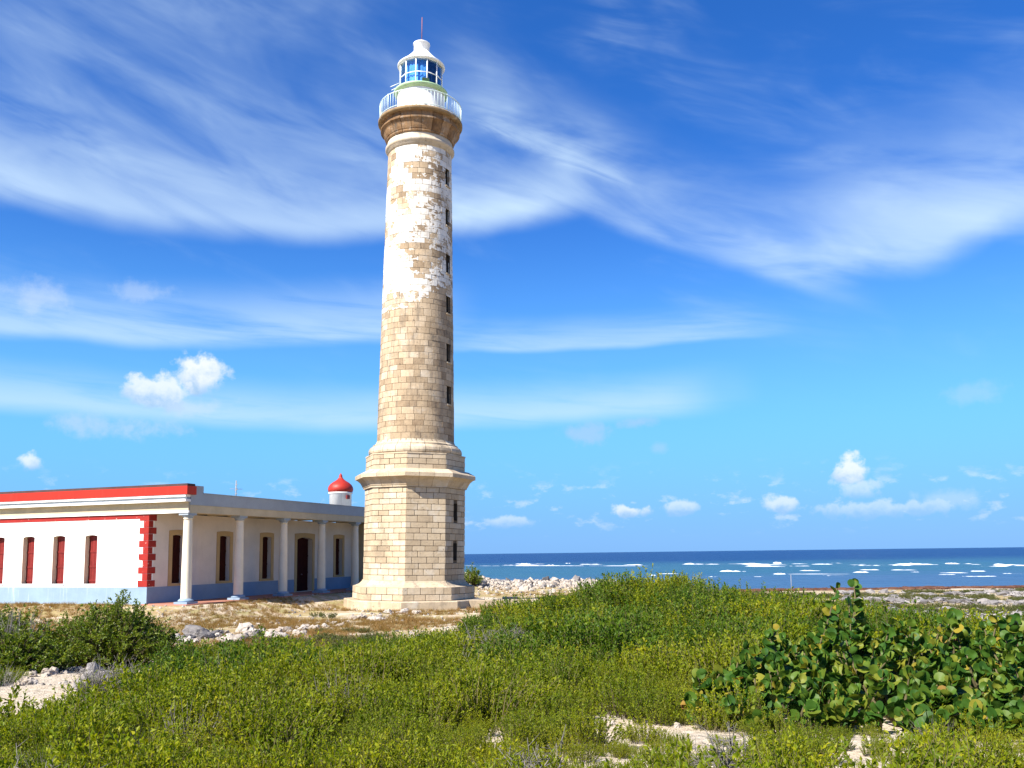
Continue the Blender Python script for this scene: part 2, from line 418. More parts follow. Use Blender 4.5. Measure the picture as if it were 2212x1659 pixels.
M_SHRUB2 = leaf_mat('dark_shrub_leaf', [(0.0, (0.035, 0.095, 0.007)), (0.5, (0.10, 0.185, 0.010)), (1.0, (0.25, 0.30, 0.014))], 0.42, 0.5, 0.2, pn=0.8, patch=0.4)
M_BUSH = leaf_mat('bush_leaf', [(0.0, (0.05, 0.12, 0.008)), (0.5, (0.15, 0.22, 0.010)), (1.0, (0.33, 0.34, 0.014))], 0.3, 0.45, 0.35, pn=0.7, patch=0.4)
M_GRAPE_STOPS = [(0.0, (0.035, 0.105, 0.014)), (0.45, (0.075, 0.165, 0.018)), (0.72, (0.14, 0.215, 0.022)), (0.945, (0.25, 0.27, 0.03)), (0.985, (0.40, 0.30, 0.03)), (0.995, (0.34, 0.19, 0.05)), (1.0, (0.24, 0.11, 0.05))]
M_GRAPE = leaf_mat('sea_grape_leaf', M_GRAPE_STOPS, 0.32, 0.50, 0.22, src='object', patch=0.0)
M_GRAPE_I = leaf_mat('sea_grape_leaf_mass', M_GRAPE_STOPS, 0.32, 0.50, 0.22, src='island', patch=0.0)
M_AGAVE = leaf_mat('grey_green_leaf', [(0.0, (0.14, 0.20, 0.16)), (1.0, (0.24, 0.31, 0.26))], 0.1, 0.5, 0.3)
M_DRYGRASS = leaf_mat('dry_grass', [(0.0, (0.17, 0.15, 0.02)), (0.35, (0.27, 0.18, 0.045)), (0.7, (0.30, 0.155, 0.05)), (1.0, (0.40, 0.28, 0.10))], 0.3, 0.6, 0.2, pn=0.3, patch=0.5)
M_TWIG = paint('grey_twig', (0.22, 0.20, 0.18), 0.85, 0.3, 6.0)
M_STEM = paint('brown_stem', (0.14, 0.115, 0.05), 0.85, 0.3, 6.0)

def rock_mat(name, c0, c1, cd, src='object', dk=0.5):
    m, nt, b = new_mat(name); p = wpos(nt)
    if src == 'object':
        n = nt.nodes.new('ShaderNodeObjectInfo'); rnd = X(nt, n.outputs['Random'])
    else:
        n = nt.nodes.new('ShaderNodeNewGeometry'); rnd = X(nt, n.outputs['Random Per Island'])
    n1 = noise(nt, p, 2.2, 6, 0.65); n2 = noise(nt, p, 12, 5, 0.7)
    c = mixc(nt, (rnd * 0.6 + n1 * 0.4).sm(0.2, 0.8), alb(c0), alb(c1))
    c = mixc(nt, (n1 * 0.6 + n2 * 0.4 + (rnd - 0.5) * 0.12).sm(0.54, 0.66) * dk, c, cd)
    nt.links.new(c.s, b.inputs['Base Color']); b.inputs['Roughness'].default_value = 0.95
    b.inputs['Specular IOR Level'].default_value = 0.1
    bump(nt, b, n1 + n2, 0.8, 0.06); return m
M_ROCK = rock_mat('white_coral_rock', (0.46, 0.385, 0.31), (0.60, 0.54, 0.47), (0.13, 0.11, 0.10), dk=0.8)
M_GREYROCK = rock_mat('grey_rock', (0.16, 0.15, 0.15), (0.36, 0.33, 0.31), (0.05, 0.045, 0.04), dk=0.8)
M_WEED = rock_mat('brown_seaweed', (0.10, 0.045, 0.03), (0.17, 0.085, 0.055), (0.06, 0.025, 0.015))
M_DRIFT = rock_mat('driftwood', (0.22, 0.20, 0.19), (0.45, 0.42, 0.40), (0.07, 0.06, 0.055))

# ------------------------------------------------------------------ ground
HOUSE_O = Vector((-18.60, 51.70)); HTH = 1.2186
HA = Vector((math.cos(HTH), math.sin(HTH))); HB = Vector((-math.sin(HTH), math.cos(HTH)))
def sstep(a, b, x):
    t = max(0.0, min(1.0, (x - a) / (b - a))); return t * t * (3 - 2 * t)
BY = [-400, -20, 0, 8, 14, 22, 30, 42, 60, 72, 84, 98, 106, 112, 122, 170, 400]
BZ = [1.75, 1.75, 1.75, 1.52, 1.20, 0.62, 0.12, 0.10, 0.06, -0.05, -0.45, -1.0, -1.32, -1.52, -2.3, -6, -9]
def gauss(x, y, cx, cy, sx, sy): return math.exp(-0.5 * (((x - cx) / sx) ** 2 + ((y - cy) / sy) ** 2))
def fbm(x, y, s, o=3):
    return mnoise.fractal(Vector((x * s, y * s, 3.3)), 1.0, 2.0, o)
def gz(x, y):
    z = float(np.interp(y, BY, BZ))
    p = Vector((x, y)) - HOUSE_O; a, b = p.dot(HA), p.dot(HB)
    h = sstep(-7, -1.5, a) * sstep(-5.5, -1.5, b) * (1 - sstep(30, 45, a))
    z += (0.74 - z) * h * (1.0 if y < 90 else max(0.0, 1 - (y - 90) / 12))
    z += 1.35 * gauss(x, y, 6.2, 32.0, 2.6, 4.6) + 0.85 * gauss(x, y, 1.8, 32.5, 2.7, 4.8) + 0.45 * gauss(x, y, 8.5, 24, 4, 5)
    z += 1.12 * gauss(y, 0, 84, 0, 3.6, 1) * sstep(-12, -7, x) * (1 - sstep(7, 15, x))
    z -= 0.42 * gauss(x, y, -6.6, 14.2, 2.3, 2.4)
    n = fbm(x, y, 0.12, 4) * 0.10 + fbm(x, y, 0.9, 3) * 0.035
    if h > 0.3 or (x + 6.4) ** 2 + (y - 59) ** 2 < 30: n *= 0.35
    return z + n
def axis_pts(lo, hi, fine_lo, fine_hi, step, grow=1.22):
    a = list(np.arange(fine_lo, fine_hi + 1e-6, step)); s = step
    while a[-1] < hi: s *= grow; a.append(min(hi, a[-1] + s))
    s = step; b = []
    q = fine_lo
    while q > lo: s *= grow; q = max(lo, q - s); b.append(q)
    return b[::-1] + a
gx = axis_pts(-900, 900, -22, 22, 0.28); gy = axis_pts(-600, 260, 3, 44, 0.28, 1.12)
mb = MB(); nx = len(gx)
mb.v = [(x, y, gz(x, y)) for y in gy for x in gx]
mb.f = [(j * nx + i, j * nx + i + 1, (j + 1) * nx + i + 1, (j + 1) * nx + i) for j in range(len(gy) - 1) for i in range(nx - 1)]
mb.sm = [True] * len(mb.f)
def ground_mat():
    m, nt, b = new_mat('sandy_limestone_ground'); p = wpos(nt); x, y, z = xyz(nt, p)
    n1 = noise(nt, p, 0.28, 5, 0.6); n2 = noise(nt, p, 1.3, 6, 0.65); n3 = noise(nt, p, 7.0, 5, 0.7); n4 = noise(nt, p, 30.0, 3, 0.6)
    c = mixc(nt, n2.sm(0.35, 0.65), (0.52, 0.42, 0.30), (0.70, 0.62, 0.51))
    c = mixc(nt, n3.sm(0.52, 0.72) * 0.6, c, (0.30, 0.23, 0.15))
    # dry turf, thicker near the buildings
    far = y.sm(28, 36) * y.sm(100, 92)
    g = (n1 * 0.55 + n2 * 0.45 + (n3 - 0.5) * 0.25).sm(0.40, 0.52)
    turf = mixc(nt, n2.sm(0.38, 0.62), (0.26, 0.155, 0.06), (0.27, 0.23, 0.07))
    turf = mixc(nt, n3.sm(0.4, 0.7) * 0.5, turf, (0.40, 0.31, 0.17))
    c = mixc(nt, g * far * 0.9, c, turf)
    litter = (n3 * 0.5 + n2 * 0.5).sm(0.42, 0.58) * y.sm(36, 30)
    c = mixc(nt, litter * 0.55, c, (0.22, 0.17, 0.10))
    wet = z.sm(-1.15, -1.5)
    c = mixc(nt, wet * 0.8, c, (0.20, 0.13, 0.09))
    c = mixc(nt, 1.0, c, (.92, .92, .92), 'MULTIPLY')
    nt.links.new(c.s, b.inputs['Base Color']); b.inputs['Roughness'].default_value = 0.95
    b.inputs['Specular IOR Level'].default_value = 0.1
    bump(nt, b, n2 * 0.5 + n3 * 0.6 + n4 * 0.25, 0.9, 0.12); return m
ground = mb.build('ground', ground_mat()); tag(ground, kind='structure')

# ------------------------------------------------------------------ sea
SEA = -1.5
def sea_mat():
    m, nt, b = new_mat('sea_water'); p = wpos(nt); x, y, z = xyz(nt, p)
    warp = (noise(nt, combine(nt, x * 0.006, y * 0.012, 0.0), 1.0, 4) - 0.5)
    yd = y + warp * 220.0 - x * 0.12
    c = mixc(nt, yd.sm(130, 200), (0.055, 0.125, 0.235), (0.035, 0.125, 0.19))
    c = mixc(nt, yd.sm(260, 520), c, (0.006, 0.042, 0.15))
    pt = noise(nt, combine(nt, x * 0.02, y * 0.006, 2.0), 1.0, 5, 0.6)
    c = mixc(nt, pt.sm(0.45, 0.7) * 0.45 * y.sm(500, 250), c, (0.02, 0.11, 0.24))
    rp = noise(nt, combine(nt, x * 0.10, y * 0.45, 6.0), 1.0, 5, 0.65)
    c = mixc(nt, rp.sm(0.45, 0.70) * 0.55 * y.sm(900, 300), c, (0.012, 0.07, 0.17))
    # thin foam streaks left behind the reef
    fm = noise(nt, combine(nt, x * 0.035, y * 0.22, 0.0), 1.0, 6, 0.7).sm(0.62, 0.72) * y.sm(190, 260) * y.sm(460, 350)
    c = mixc(nt, fm * 0.5, c, (0.45, 0.6, 0.66))
    c = mixc(nt, 1.0, c, (.72, .72, .74), 'MULTIPLY')
    nt.links.new(c.s, b.inputs['Base Color']); b.inputs['Roughness'].default_value = 0.35
    b.inputs['IOR'].default_value = 1.33; b.inputs['Specular IOR Level'].default_value = 0.13
    h = noise(nt, combine(nt, x * 0.35, y * 0.9, 0.0), 1.0, 4, 0.6) + noise(nt, combine(nt, x * 0.06, y * 0.16, 4.0), 1.0, 3) * 3.0
    bump(nt, b, h, 0.9, 0.7); return m
mb = MB()
xs = [-40000, -4000, -400, 400, 4000, 40000]; ys = [60, 400, 1500, 6000, 20000, 60000]
mb.v = [(x, y, SEA) for y in ys for x in xs]
mb.f = [(j * 6 + i, j * 6 + i + 1, (j + 1) * 6 + i + 1, (j + 1) * 6 + i) for j in range(5) for i in range(5)]; mb.sm = [False] * 25
sea = mb.build('sea', sea_mat()); tag(sea, kind='structure')
M_FOAM = paint('sea_foam', (0.82, 0.85, 0.86), 0.7, 0.15, 0.8)
def wave(X0, X1, Y, h, d):
    p0, p1 = at_z(X0, Y, SEA), at_z(X1, Y, SEA)
    L = (p1 - p0).length; n = max(8, int(L / 1.6)); mb = MB(); vs = []; rng = random.Random(int(X0 * 7 + Y))
    for i in range(n + 1):
        t = i / n; c = p0.lerp(p1, t)
        e = min(1.0, 4 * t, 4 * (1 - t)) ** 0.5 if 0 < t < 1 else 0.02
        hh = .62 * h * e * max(-.1, .35 + 1.5 * mnoise.noise(Vector((c.x * 0.11, Y, 1))) + rng.uniform(-.3, .35))
        off = mnoise.noise(Vector((c.x * 0.03, Y, 7))) * d * 1.5
        for k, (dy, q) in enumerate(((-1.0, -0.15), (-0.55, 0.45), (-0.1, 1.0), (0.3, 0.75), (1.0, -0.15))):
            vs.append((c.x, c.y + off + dy * d * (0.5 + 0.5 * e), SEA + max(-0.05, q * hh)))
    m = 5
    mb.add(vs, [(i * m + k, (i + 1) * m + k, (i + 1) * m + k + 1, i * m + k + 1) for i in range(n) for k in range(m - 1)], True)
    return mb.build('breaking_wave', M_FOAM, sea)
for w in [(1004, 1060, 1222, .25, 2), (1085, 1150, 1221, .35, 2), (1124, 1146, 1218, .9, 2.5), (1150, 1300, 1222.3, .22, 1.6), (1220, 1232, 1217, 1.0, 2.5), (1300, 1400, 1222.5, .18, 1.5),
          (1478, 1570, 1218.5, .95, 4), (1570, 1745, 1218, .3, 2), (1556, 1602, 1234.5, .6, 2), (1604, 1612, 1234.5, .3, 1), (1800, 1818, 1216.5, 1.0, 3), (1668, 1694, 1240, .55, 1.6),
          (1700, 1835, 1240, .10, .8), (1752, 1800, 1219, .25, 2), (1835, 2000, 1220, .3, 2), (1922, 1962, 1221, .8, 3), (2046, 2072, 1218, .95, 3), (2086, 2114, 1218, .75, 3),
          (2150, 2182, 1221.5, .9, 3), (2190, 2320, 1222, .4, 3), (2330, 2390, 1219, .9, 3), (700, 980, 1226, .4, 3)]:
    wave(*w)
rw = random.Random(77)
for i in range(26):
    X0 = rw.uniform(1005, 2240); wave(X0, X0 + rw.uniform(12, 80), 1219.5 + rw.gauss(0, 1.7), rw.uniform(.25, .8), rw.uniform(1, 3))
for i in range(16):
    X0 = rw.uniform(1400, 2240); wave(X0, X0 + rw.uniform(10, 60), rw.uniform(1230, 1246), rw.uniform(.12, .3), rw.uniform(.6, 1.4))

# ------------------------------------------------------------------ lighthouse
TZ = 0.12
tower = empty('lighthouse', (-6.50, 59.0, TZ)); tower.rotation_euler = (0, 0.0150, 0)
tag(tower, 'tall tapering limestone lighthouse with peeling white paint and white lantern', 'lighthouse')
A3 = math.atan2(-59.0, 6.47) + R(13.5)              # outward normal of the sunlit front face
FACE = [A3 + R(45) * k for k in range(8)]           # 0 front, 1 right (shaded), 7 left
SLIT_A = FACE[1]
def zz(z): return z - TZ
def oct_ring(r, z, ph=None):
    return [(r * math.cos(FACE[k] + R(22.5)), r * math.sin(FACE[k] + R(22.5)), z) for k in range(8)]
def oct_lathe(mb, prof):
    vs = [v for r, z in prof for v in oct_ring(r, zz(z))]
    fs = [(j * 8 + i, j * 8 + (i + 1) % 8, (j + 1) * 8 + (i + 1) % 8, (j + 1) * 8 + i) for j in range(len(prof) - 1) for i in range(8)]
    fs.append(tuple(range(8))[::-1]); fs.append(tuple((len(prof) - 1) * 8 + i for i in range(8)))
    mb.add(vs, fs)
C22 = math.cos(R(22.5))
unit = MB(); unit.box(-.5, .5, -.5, .5, -.5, .5)
stone_me = unit.mesh('stone', M_STONE)
bm = bmesh.new(); bm.from_mesh(stone_me); bmesh.ops.bevel(bm, geom=list(bm.edges), offset=0.035, segments=1, affect='EDGES'); bm.to_mesh(stone_me); bm.free()
rng = random.Random(3)
def split(lo, hi, n, shift):
    w = (hi - lo) / n; xs = [lo]
    x = lo + (w * 0.5 if shift else w)
    while x < hi - 0.12 * w:
        xs.append(x + rng.uniform(-.16, .16) * w); x += w
    xs.append(hi); return xs
SLITS_OCT = [(3.05, 4.13), (5.57, 6.65)]; SLW = 0.24
def oct_courses(part, rest, r, z0, z1, rows, n, slits=False, joint=0.030):
    zr = [z0 + (z1 - z0) * (j + (rng.uniform(-.10, .10) if 0 < j < rows else 0)) / rows for j in range(rows + 1)]
    """ashlar on the eight faces: the faces in view stone by stone, the rest joined"""
    half = r * math.sin(R(22.5)); ap = r * C22
    for k in range(8):
        ang = FACE[k]; vis = k in (0, 1, 7, 6)
        cx, cy = math.cos(ang), math.sin(ang); tx, ty = -cy, cx
        for j in range(rows):
            za, zb = zr[j], zr[j + 1]; h = zb - za
            xs = split(-half, half, n, j % 2 == 1)
            iv = []
            for i in range(len(xs) - 1):
                seg = [(xs[i], xs[i + 1])]
                if slits and k == 1:
                    for s0, s1 in SLITS_OCT:
                        if za < s1 - 0.1 and zb > s0 + 0.1:
                            ns = []
                            for a_, b_ in seg:
                                if b_ <= -SLW or a_ >= SLW: ns.append((a_, b_))
                                else:
                                    if a_ < -SLW - .05: ns.append((a_, -SLW))
                                    if b_ > SLW + .05: ns.append((SLW, b_))
                            seg = ns
                iv += seg
            for a_, b_ in iv:
                w = b_ - a_ - joint; m_ = (a_ + b_) / 2; d = ap - 0.09 + rng.uniform(-.010, .014)
                loc = (cx * d + tx * m_, cy * d + ty * m_, zz((za + zb) / 2))
                if vis:
                    inst('stone', stone_me, part, loc, (0, 0, ang - R(90)), (w, 0.18, h - joint))
                else:
                    q = MB(); q.box(-w / 2, w / 2, -.09, .09, -(h - joint) / 2, (h - joint) / 2)
                    ca, sa = math.cos(ang - R(90)), math.sin(ang - R(90))
                    rest.add([(loc[0] + x * ca - y * sa, loc[1] + x * sa + y * ca, loc[2] + z) for x, y, z in q.v], q.f)
# base core with the two slits left open on the shaded face
RW = 3.30
def oct_core(z0, z1, r, slits=()):
    mb = MB(); half = r * math.sin(R(22.5)); ap = r * C22
    for k in range(8):
        ang = FACE[k]; cx, cy = math.cos(ang), math.sin(ang)
        def P(t, z, d=ap): return (cx * d - cy * t, cy * d + cx * t, zz(z))
        zs = sorted({z0, z1} | ({s for q in slits for s in q} if k == 1 else set()))
        ts = [-half, half] if k != 1 or not slits else [-half, -SLW, SLW, half]
        for i in range(len(zs) - 1):
            for j in range(len(ts) - 1):
                if k == 1 and slits and j == 1 and any(abs(zs[i] - s[0]) < 1e-6 for s in slits): continue
                mb.add([P(ts[j], zs[i]), P(ts[j + 1], zs[i]), P(ts[j + 1], zs[i + 1]), P(ts[j], zs[i + 1])], [(0, 1, 2, 3)])
    return mb
base = oct_core(1.78, 7.62, RW - 0.055, SLITS_OCT).build('octagonal_base', M_MORTAR, tower)
rest = MB()
oct_courses(base, rest, RW, 1.80, 7.60, 16, 3, True)
for s0, s1 in SLITS_OCT:
    ang = SLIT_A; cx, cy = math.cos(ang), math.sin(ang); ap = RW * C22 - 0.02; q = MB()
    def P(t, z, d): return (cx * d - cy * t, cy * d + cx * t, zz(z))
    w = SLW
    for (a_, b_, c_, d_) in (((-w, s0), (-w, s1), 0, 0), ((w, s0), (w, s1), 0, 0), ((-w, s0), (w, s0), 0, 0), ((-w, s1), (w, s1), 0, 0)):
        q.add([P(*a_, ap), P(*b_, ap), P(*b_, ap - 1.1), P(*a_, ap - 1.1)], [(0, 1, 2, 3)])
    sw = q.build('slit_window', M_SLIT_SHADE, tower)
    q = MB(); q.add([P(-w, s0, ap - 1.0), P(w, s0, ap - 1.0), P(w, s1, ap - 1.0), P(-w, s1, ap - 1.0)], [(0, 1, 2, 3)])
    q.build('shutter', M_SLIT_BLACK, sw)  # plain backing panel, painted black for the shade inside the slit
# drum over the cornice
drum = oct_core(8.72, 9.72, 3.28 - 0.05).build('octagonal_drum', M_MORTAR, tower)
oct_courses(drum, rest, 3.28, 8.74, 9.70, 3, 3)
# plinth
pl = oct_core(0.60, 1.42, 3.93).build('plinth', M_MORTAR, tower)
oct_courses(pl, rest, 3.97, 0.62, 1.40, 2, 4)
rr = rest.build('hidden_side_stones', M_STONE_I, tower); tag(rr, kind='stuff')
mb = MB(); oct_lathe(mb, [(3.96, 1.395), (3.96, 1.42), (3.78, 1.46), (3.55, 1.56), (3.40, 1.70), (3.34, 1.81), (3.2, 1.81)]); mb.build('plinth_moulding', M_MOULD, tower)
mb = MB(); oct_lathe(mb, [(3.2, 9.69), (3.31, 9.69), (3.31, 9.78), (3.0, 9.80)]); mb.build('drum_coping', M_MOULD, tower)
# octagonal cornice in separate blocks
def cornice_piece(prof, k, t0, t1, joint):
    ang = FACE[k]; cx, cy = math.cos(ang), math.sin(ang); mb = MB(); vs = []
    tn = math.tan(R(22.5))
    for r, z in prof:
        ap = r * C22; hw_ = ap * tn
        for t, e in ((t0, 1), (t1, -1)):
            tt = t * hw_ + (joint * e if abs(t) < .999 else 0)
            vs.append((cx * ap - cy * tt, cy * ap + cx * tt, zz(z)))
    n = len(prof)
    fs = [(2 * i, 2 * i + 1, 2 * i + 3, 2 * i + 2) for i in range(n - 1)]
    fs += [tuple(range(0, 2 * n, 2)), tuple(range(1, 2 * n, 2))[::-1], (0, 2 * n - 2, 2 * n - 1, 1)]
    mb.add(vs, fs); return mb
CP = [(3.1, 7.60), (3.40, 7.60), (3.42, 7.70), (3.46, 7.73), (3.52, 7.86), (3.62, 8.02), (3.78, 8.16), (3.90, 8.22), (3.97, 8.23), (3.97, 8.46), (3.90, 8.52), (3.50, 8.74), (3.1, 8.76)]
mb = MB(); oct_lathe(mb, [(r - 0.04 if r > 3.2 else r, z) for r, z in CP]); cn = mb.build('cornice', M_MORTAR, tower)
for k in range(8):
    cut = [-1.0, -0.38 + rng.uniform(-.1, .1), 0.3 + rng.uniform(-.1, .1), 1.0]
    for i in range(3):
        cornice_piece(CP, k, cut[i], cut[i + 1], 0.010).build('cornice_block', stone_me.materials[0], cn)
# torus and apophyge under the shaft (circular)
TOR = [(2.6, zz(9.79)), (2.95, zz(9.79)), (3.03, zz(9.86)), (3.06, zz(9.98)), (3.03, zz(10.14)), (2.95, zz(10.26)), (2.84, zz(10.33)), (2.78, zz(10.34)), (2.78, zz(10.44)), (2.70, zz(10.47)), (2.60, zz(10.56)), (2.545, zz(10.70)), (2.4, zz(10.70))]
mb = MB()
for k in range(20):
    a_, b_ = 2 * math.pi * k / 20, 2 * math.pi * (k + 1) / 20; g = 0.005; dr = rng.uniform(-.012, .012)
    q = MB(); q.lathe([(r + (dr if r > 2.65 else 0), z) for r, z in TOR], 4, a0=a_ + g, a1=b_ - g, smooth=True)
    m_ = 5; n_ = len(TOR)
    q.f += [tuple(i * m_ for i in range(n_)), tuple(i * m_ + 4 for i in range(n_))[::-1]]; q.sm += [False, False]
    mb.add(q.v, q.f)
tor = mb.build('torus_moulding', stone_mat('torus_stone', 'island', lo=0.1, hi=1.0, dark=0.8), tower); tag(tor, kind='stuff')
mb = MB(); mb.lathe([(r - .04 if r > 2.65 else r, z) for r, z in TOR], 48); mb.build('torus_core', M_MORTAR, tor)
# shaft: curved blocks laid in courses
def shaft_r(z): return 2.53 + (2.145 - 2.53) * ((z - 10.7) / (30.6 - 10.7)) ** 1.05
NROW = 49; Z0, Z1 = 10.70, 30.35; RH = (Z1 - Z0) / NROW
ZR = [Z0 + RH * (j + (rng.uniform(-.12, .12) if 0 < j < NROW else 0)) for j in range(NROW + 1)]
def zpix(yp): return at_y(905, yp, 59.0).z
SL = []                                    # slit windows on the shaft, in course numbers
for yp in (398, 493, 588, 680, 770, 872):
    j = int(round((zpix(yp) - Z0) / RH)) - 1; SL.append((j, j + 3))
def slit_half(z): return 0.26 / shaft_r(z)
blocks = MB(); pvals = []; core = MB()
for j in range(NROW):
    za, zb = ZR[j], ZR[j + 1]; zm = (za + zb) / 2
    n = 24; sh_ = 0.5 * (j % 2) + rng.uniform(-.08, .08)
    cutrow = any(a_ <= j < b_ for a_, b_ in SL); sw = slit_half(zm)
    edges = [2 * math.pi * (i + sh_ + rng.uniform(-.2, .2)) / n for i in range(n)]; edges.append(edges[0] + 2 * math.pi)
    segs = []
    for i in range(n):
        a_, b_ = edges[i], edges[i + 1]
        if cutrow:
            c = (SLIT_A - a_ + math.pi) % (2 * math.pi) - math.pi + a_
            lo, hi = c - sw, c + sw
            if not (b_ <= lo or a_ >= hi):
                if lo - a_ > .03: segs.append((a_, lo))
                if b_ - hi > .03: segs.append((hi, b_))
                continue
        segs.append((a_, b_))
    g = 0.010
    for a_, b_ in segs:
        ra, rb = shaft_r(za), shaft_r(zb); dr = rng.uniform(-.010, .012)
        th = [a_ + g / 2.4 + (b_ - a_ - 2 * g / 2.4) * q / 3 for q in range(4)]
        vs = []
        for rr_, z_ in ((ra, za + g), (rb, zb - g)):
            for dd in (dr, -0.13):
                vs += [((rr_ + dd) * math.cos(t), (rr_ + dd) * math.sin(t), zz(z_)) for t in th]
        fs = []
        for q in range(3):
            fs += [(q, q + 1, 9 + q, 8 + q), (q, 4 + q, 5 + q, q + 1), (8 + q, 9 + q, 13 + q, 12 + q)]
        fs += [(0, 8, 12, 4), (3, 7, 15, 11)]
        blocks.add(vs, fs)
        tm = (a_ + b_) / 2; px, py = math.cos(tm) * 2.3, math.sin(tm) * 2.3
        nv = mnoise.fractal(Vector((px * 0.42, py * 0.42, zm * 0.50)), 1.0, 2.0, 4)
        rel = (tm - A3 + math.pi) % (2 * math.pi) - math.pi          # >0 toward the shaded side
        pv = 0.77 - 0.92 * max(0, nv + 0.13) + rng.uniform(-.16, .14) - 0.16 * math.exp(-((rel - 0.15) / 0.5) ** 2)
        pv *= .10 + .90 * sstep(17.9, 20.6, zm + nv * 2.0 - 0.4 * rel)
        if zm > 29.0: pv += 0.15
        pvals += [pv] * 16
    m_ = 48; r_a, r_b = shaft_r(za) - 0.05, shaft_r(zb) - 0.05
    th0 = SLIT_A + sw; span = 2 * math.pi - 2 * sw
    ths = [th0 + span * q / m_ for q in range(m_ + 1)]
    core.add([(r_a * math.cos(t), r_a * math.sin(t), zz(za)) for t in ths] + [(r_b * math.cos(t), r_b * math.sin(t), zz(zb)) for t in ths],
             [(q, q + 1, m_ + 2 + q, m_ + 1 + q) for q in range(m_)], True)
    if not cutrow:
        core.add([(r_a * math.cos(t), r_a * math.sin(t), zz(za)) for t in (SLIT_A - sw, SLIT_A + sw)] + [(r_b * math.cos(t), r_b * math.sin(t), zz(zb)) for t in (SLIT_A - sw, SLIT_A + sw)], [(0, 1, 3, 2)])
shaft = core.build('shaft', M_MORTAR, tower)
bo = blocks.build('shaft_stones', M_SHAFT, shaft); tag(bo, kind='stuff')
at = bo.data.attributes.new('paint', 'FLOAT', 'POINT'); at.data.foreach_set('value', pvals)
for (j0, j1) in SL:
    za, zb = ZR[j0], ZR[j1]; zm = (za + zb) / 2; w = 0.26; ap = shaft_r(zm) + 0.0
    cx, cy = math.cos(SLIT_A), math.sin(SLIT_A)
    def P(t, z, d): return (cx * d - cy * t, cy * d + cx * t, zz(z))
    q = MB()
    for a_, b_ in (((-w, za), (-w, zb)), ((w, za), (w, zb)), ((-w, za), (w, za)), ((-w, zb), (w, zb))):
        q.add([P(*a_, ap - .03), P(*b_, ap - .03), P(*b_, ap - 1.1), P(*a_, ap - 1.1)], [(0, 1, 2, 3)])
    sw_ = q.build('slit_window', M_SLIT_SHADE, tower)
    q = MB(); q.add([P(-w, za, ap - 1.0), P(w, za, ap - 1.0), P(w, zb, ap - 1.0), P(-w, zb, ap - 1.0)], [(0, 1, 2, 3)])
    q.build('shutter', M_SLIT_BLACK, sw_)  # no shutter leaf: black panel in place of the shade deep inside
    # projecting sill with the stain below it
    q = MB(); q.add([P(t, z, d) for z in (za - .10, za - .004) for d in (ap - .1, ap + .07) for t in (-.3, .3)],
                    [(0, 2, 3, 1), (4, 5, 7, 6), (0, 1, 5, 4), (2, 6, 7, 3), (0, 4, 6, 2), (1, 3, 7, 5)]); q.build('sill', M_MOULD, sw_)
# capital: necking ring, bell in blocks, lip
mb = MB()
mb.lathe([(2.1, zz(30.33)), (2.18, zz(30.33)), (2.20, zz(30.55)), (2.28, zz(30.60)), (2.345, zz(30.69)), (2.345, zz(30.78)), (2.28, zz(30.86)), (2.23, zz(30.89)), (2.20, zz(31.06)), (2.22, zz(31.22)), (2.1, zz(31.22))], 72)
mb.build('necking_ring', stone_mat('pale_necking', 'noise', lo=0.45, hi=1.15, dark=0.45), tower)
BELL = [(2.0, 31.20), (2.27, 31.20), (2.31, 31.27), (2.31, 31.36), (2.35, 31.40), (2.42, 31.56), (2.50, 31.78), (2.58, 31.90), (2.64, 31.96), (2.70, 31.99), (2.71, 32.07), (2.67, 32.11), (2.55, 32.13), (2.53, 32.44), (2.62, 32.48), (2.62, 32.50), (2.0, 32.51)]
mb = MB()
for k in range(22):
    a_, b_ = 2 * math.pi * k / 22, 2 * math.pi * (k + 1) / 22; g = 0.006; dr = rng.uniform(-.018, .018)
    q = MB(); q.lathe([(r + (dr if r > 2.1 else 0), zz(z)) for r, z in BELL], 4, a0=a_ + g, a1=b_ - g, smooth=False)
    m_ = 5; n_ = len(BELL)
    q.f += [tuple(i * m_ for i in range(n_)), tuple(i * m_ + 4 for i in range(n_))[::-1]]; q.sm += [False, False]
    mb.add(q.v, q.f)
cap = mb.build('capital', M_CAP, tower); tag(cap, kind='stuff')
mb = MB(); mb.lathe([(r - .05 if r > 2.1 else r, zz(z)) for r, z in BELL], 48); mb.build('capital_core', M_MORTAR, cap)
mb = MB(); mb.lathe([(2.5, zz(32.49)), (2.80, zz(32.51)), (2.88, zz(32.56)), (2.88, zz(32.68)), (2.84, zz(32.74)), (1.3, zz(32.75))], 72)
mb.build('gallery_floor', stone_mat('gallery_stone', 'noise', lo=0.0, hi=0.7, dark=0.95, tint=(.7, .62, .5), sc=2.0), tower)
# railing
GZ = 32.75; RR = 2.78
def ring(r, z, t, n=72, parent=None, name='handrail', mat=None):
    mb = MB(); vs = []
    for i in range(n):
        a = 2 * math.pi * i / n
        for k in range(6):
            b_ = 2 * math.pi * k / 6
            vs.append(((r + t * math.cos(b_)) * math.cos(a), (r + t * math.cos(b_)) * math.sin(a), zz(z) + t * math.sin(b_)))
    mb.add(vs, [(i * 6 + k, ((i + 1) % n) * 6 + k, ((i + 1) % n) * 6 + (k + 1) % 6, i * 6 + (k + 1) % 6) for i in range(n) for k in range(6)], True)
    return mb.build(name, mat or M_RAIL, parent)
rail = ring(RR, GZ + 1.10, 0.032, parent=tower, name='gallery_railing')
ring(RR, GZ + 0.12, 0.025, parent=rail, name='bottom_rail')
mb = MB(); mb.tube([(0, 0, 0.03), (0, 0, 1.10)], 0.016, 5); bal = mb.mesh('baluster', M_RAIL)
mb = MB(); mb.tube([(0, 0, 0.0), (0, 0, 1.16)], 0.032, 6); post = mb.mesh('rail_post', M_RAIL)
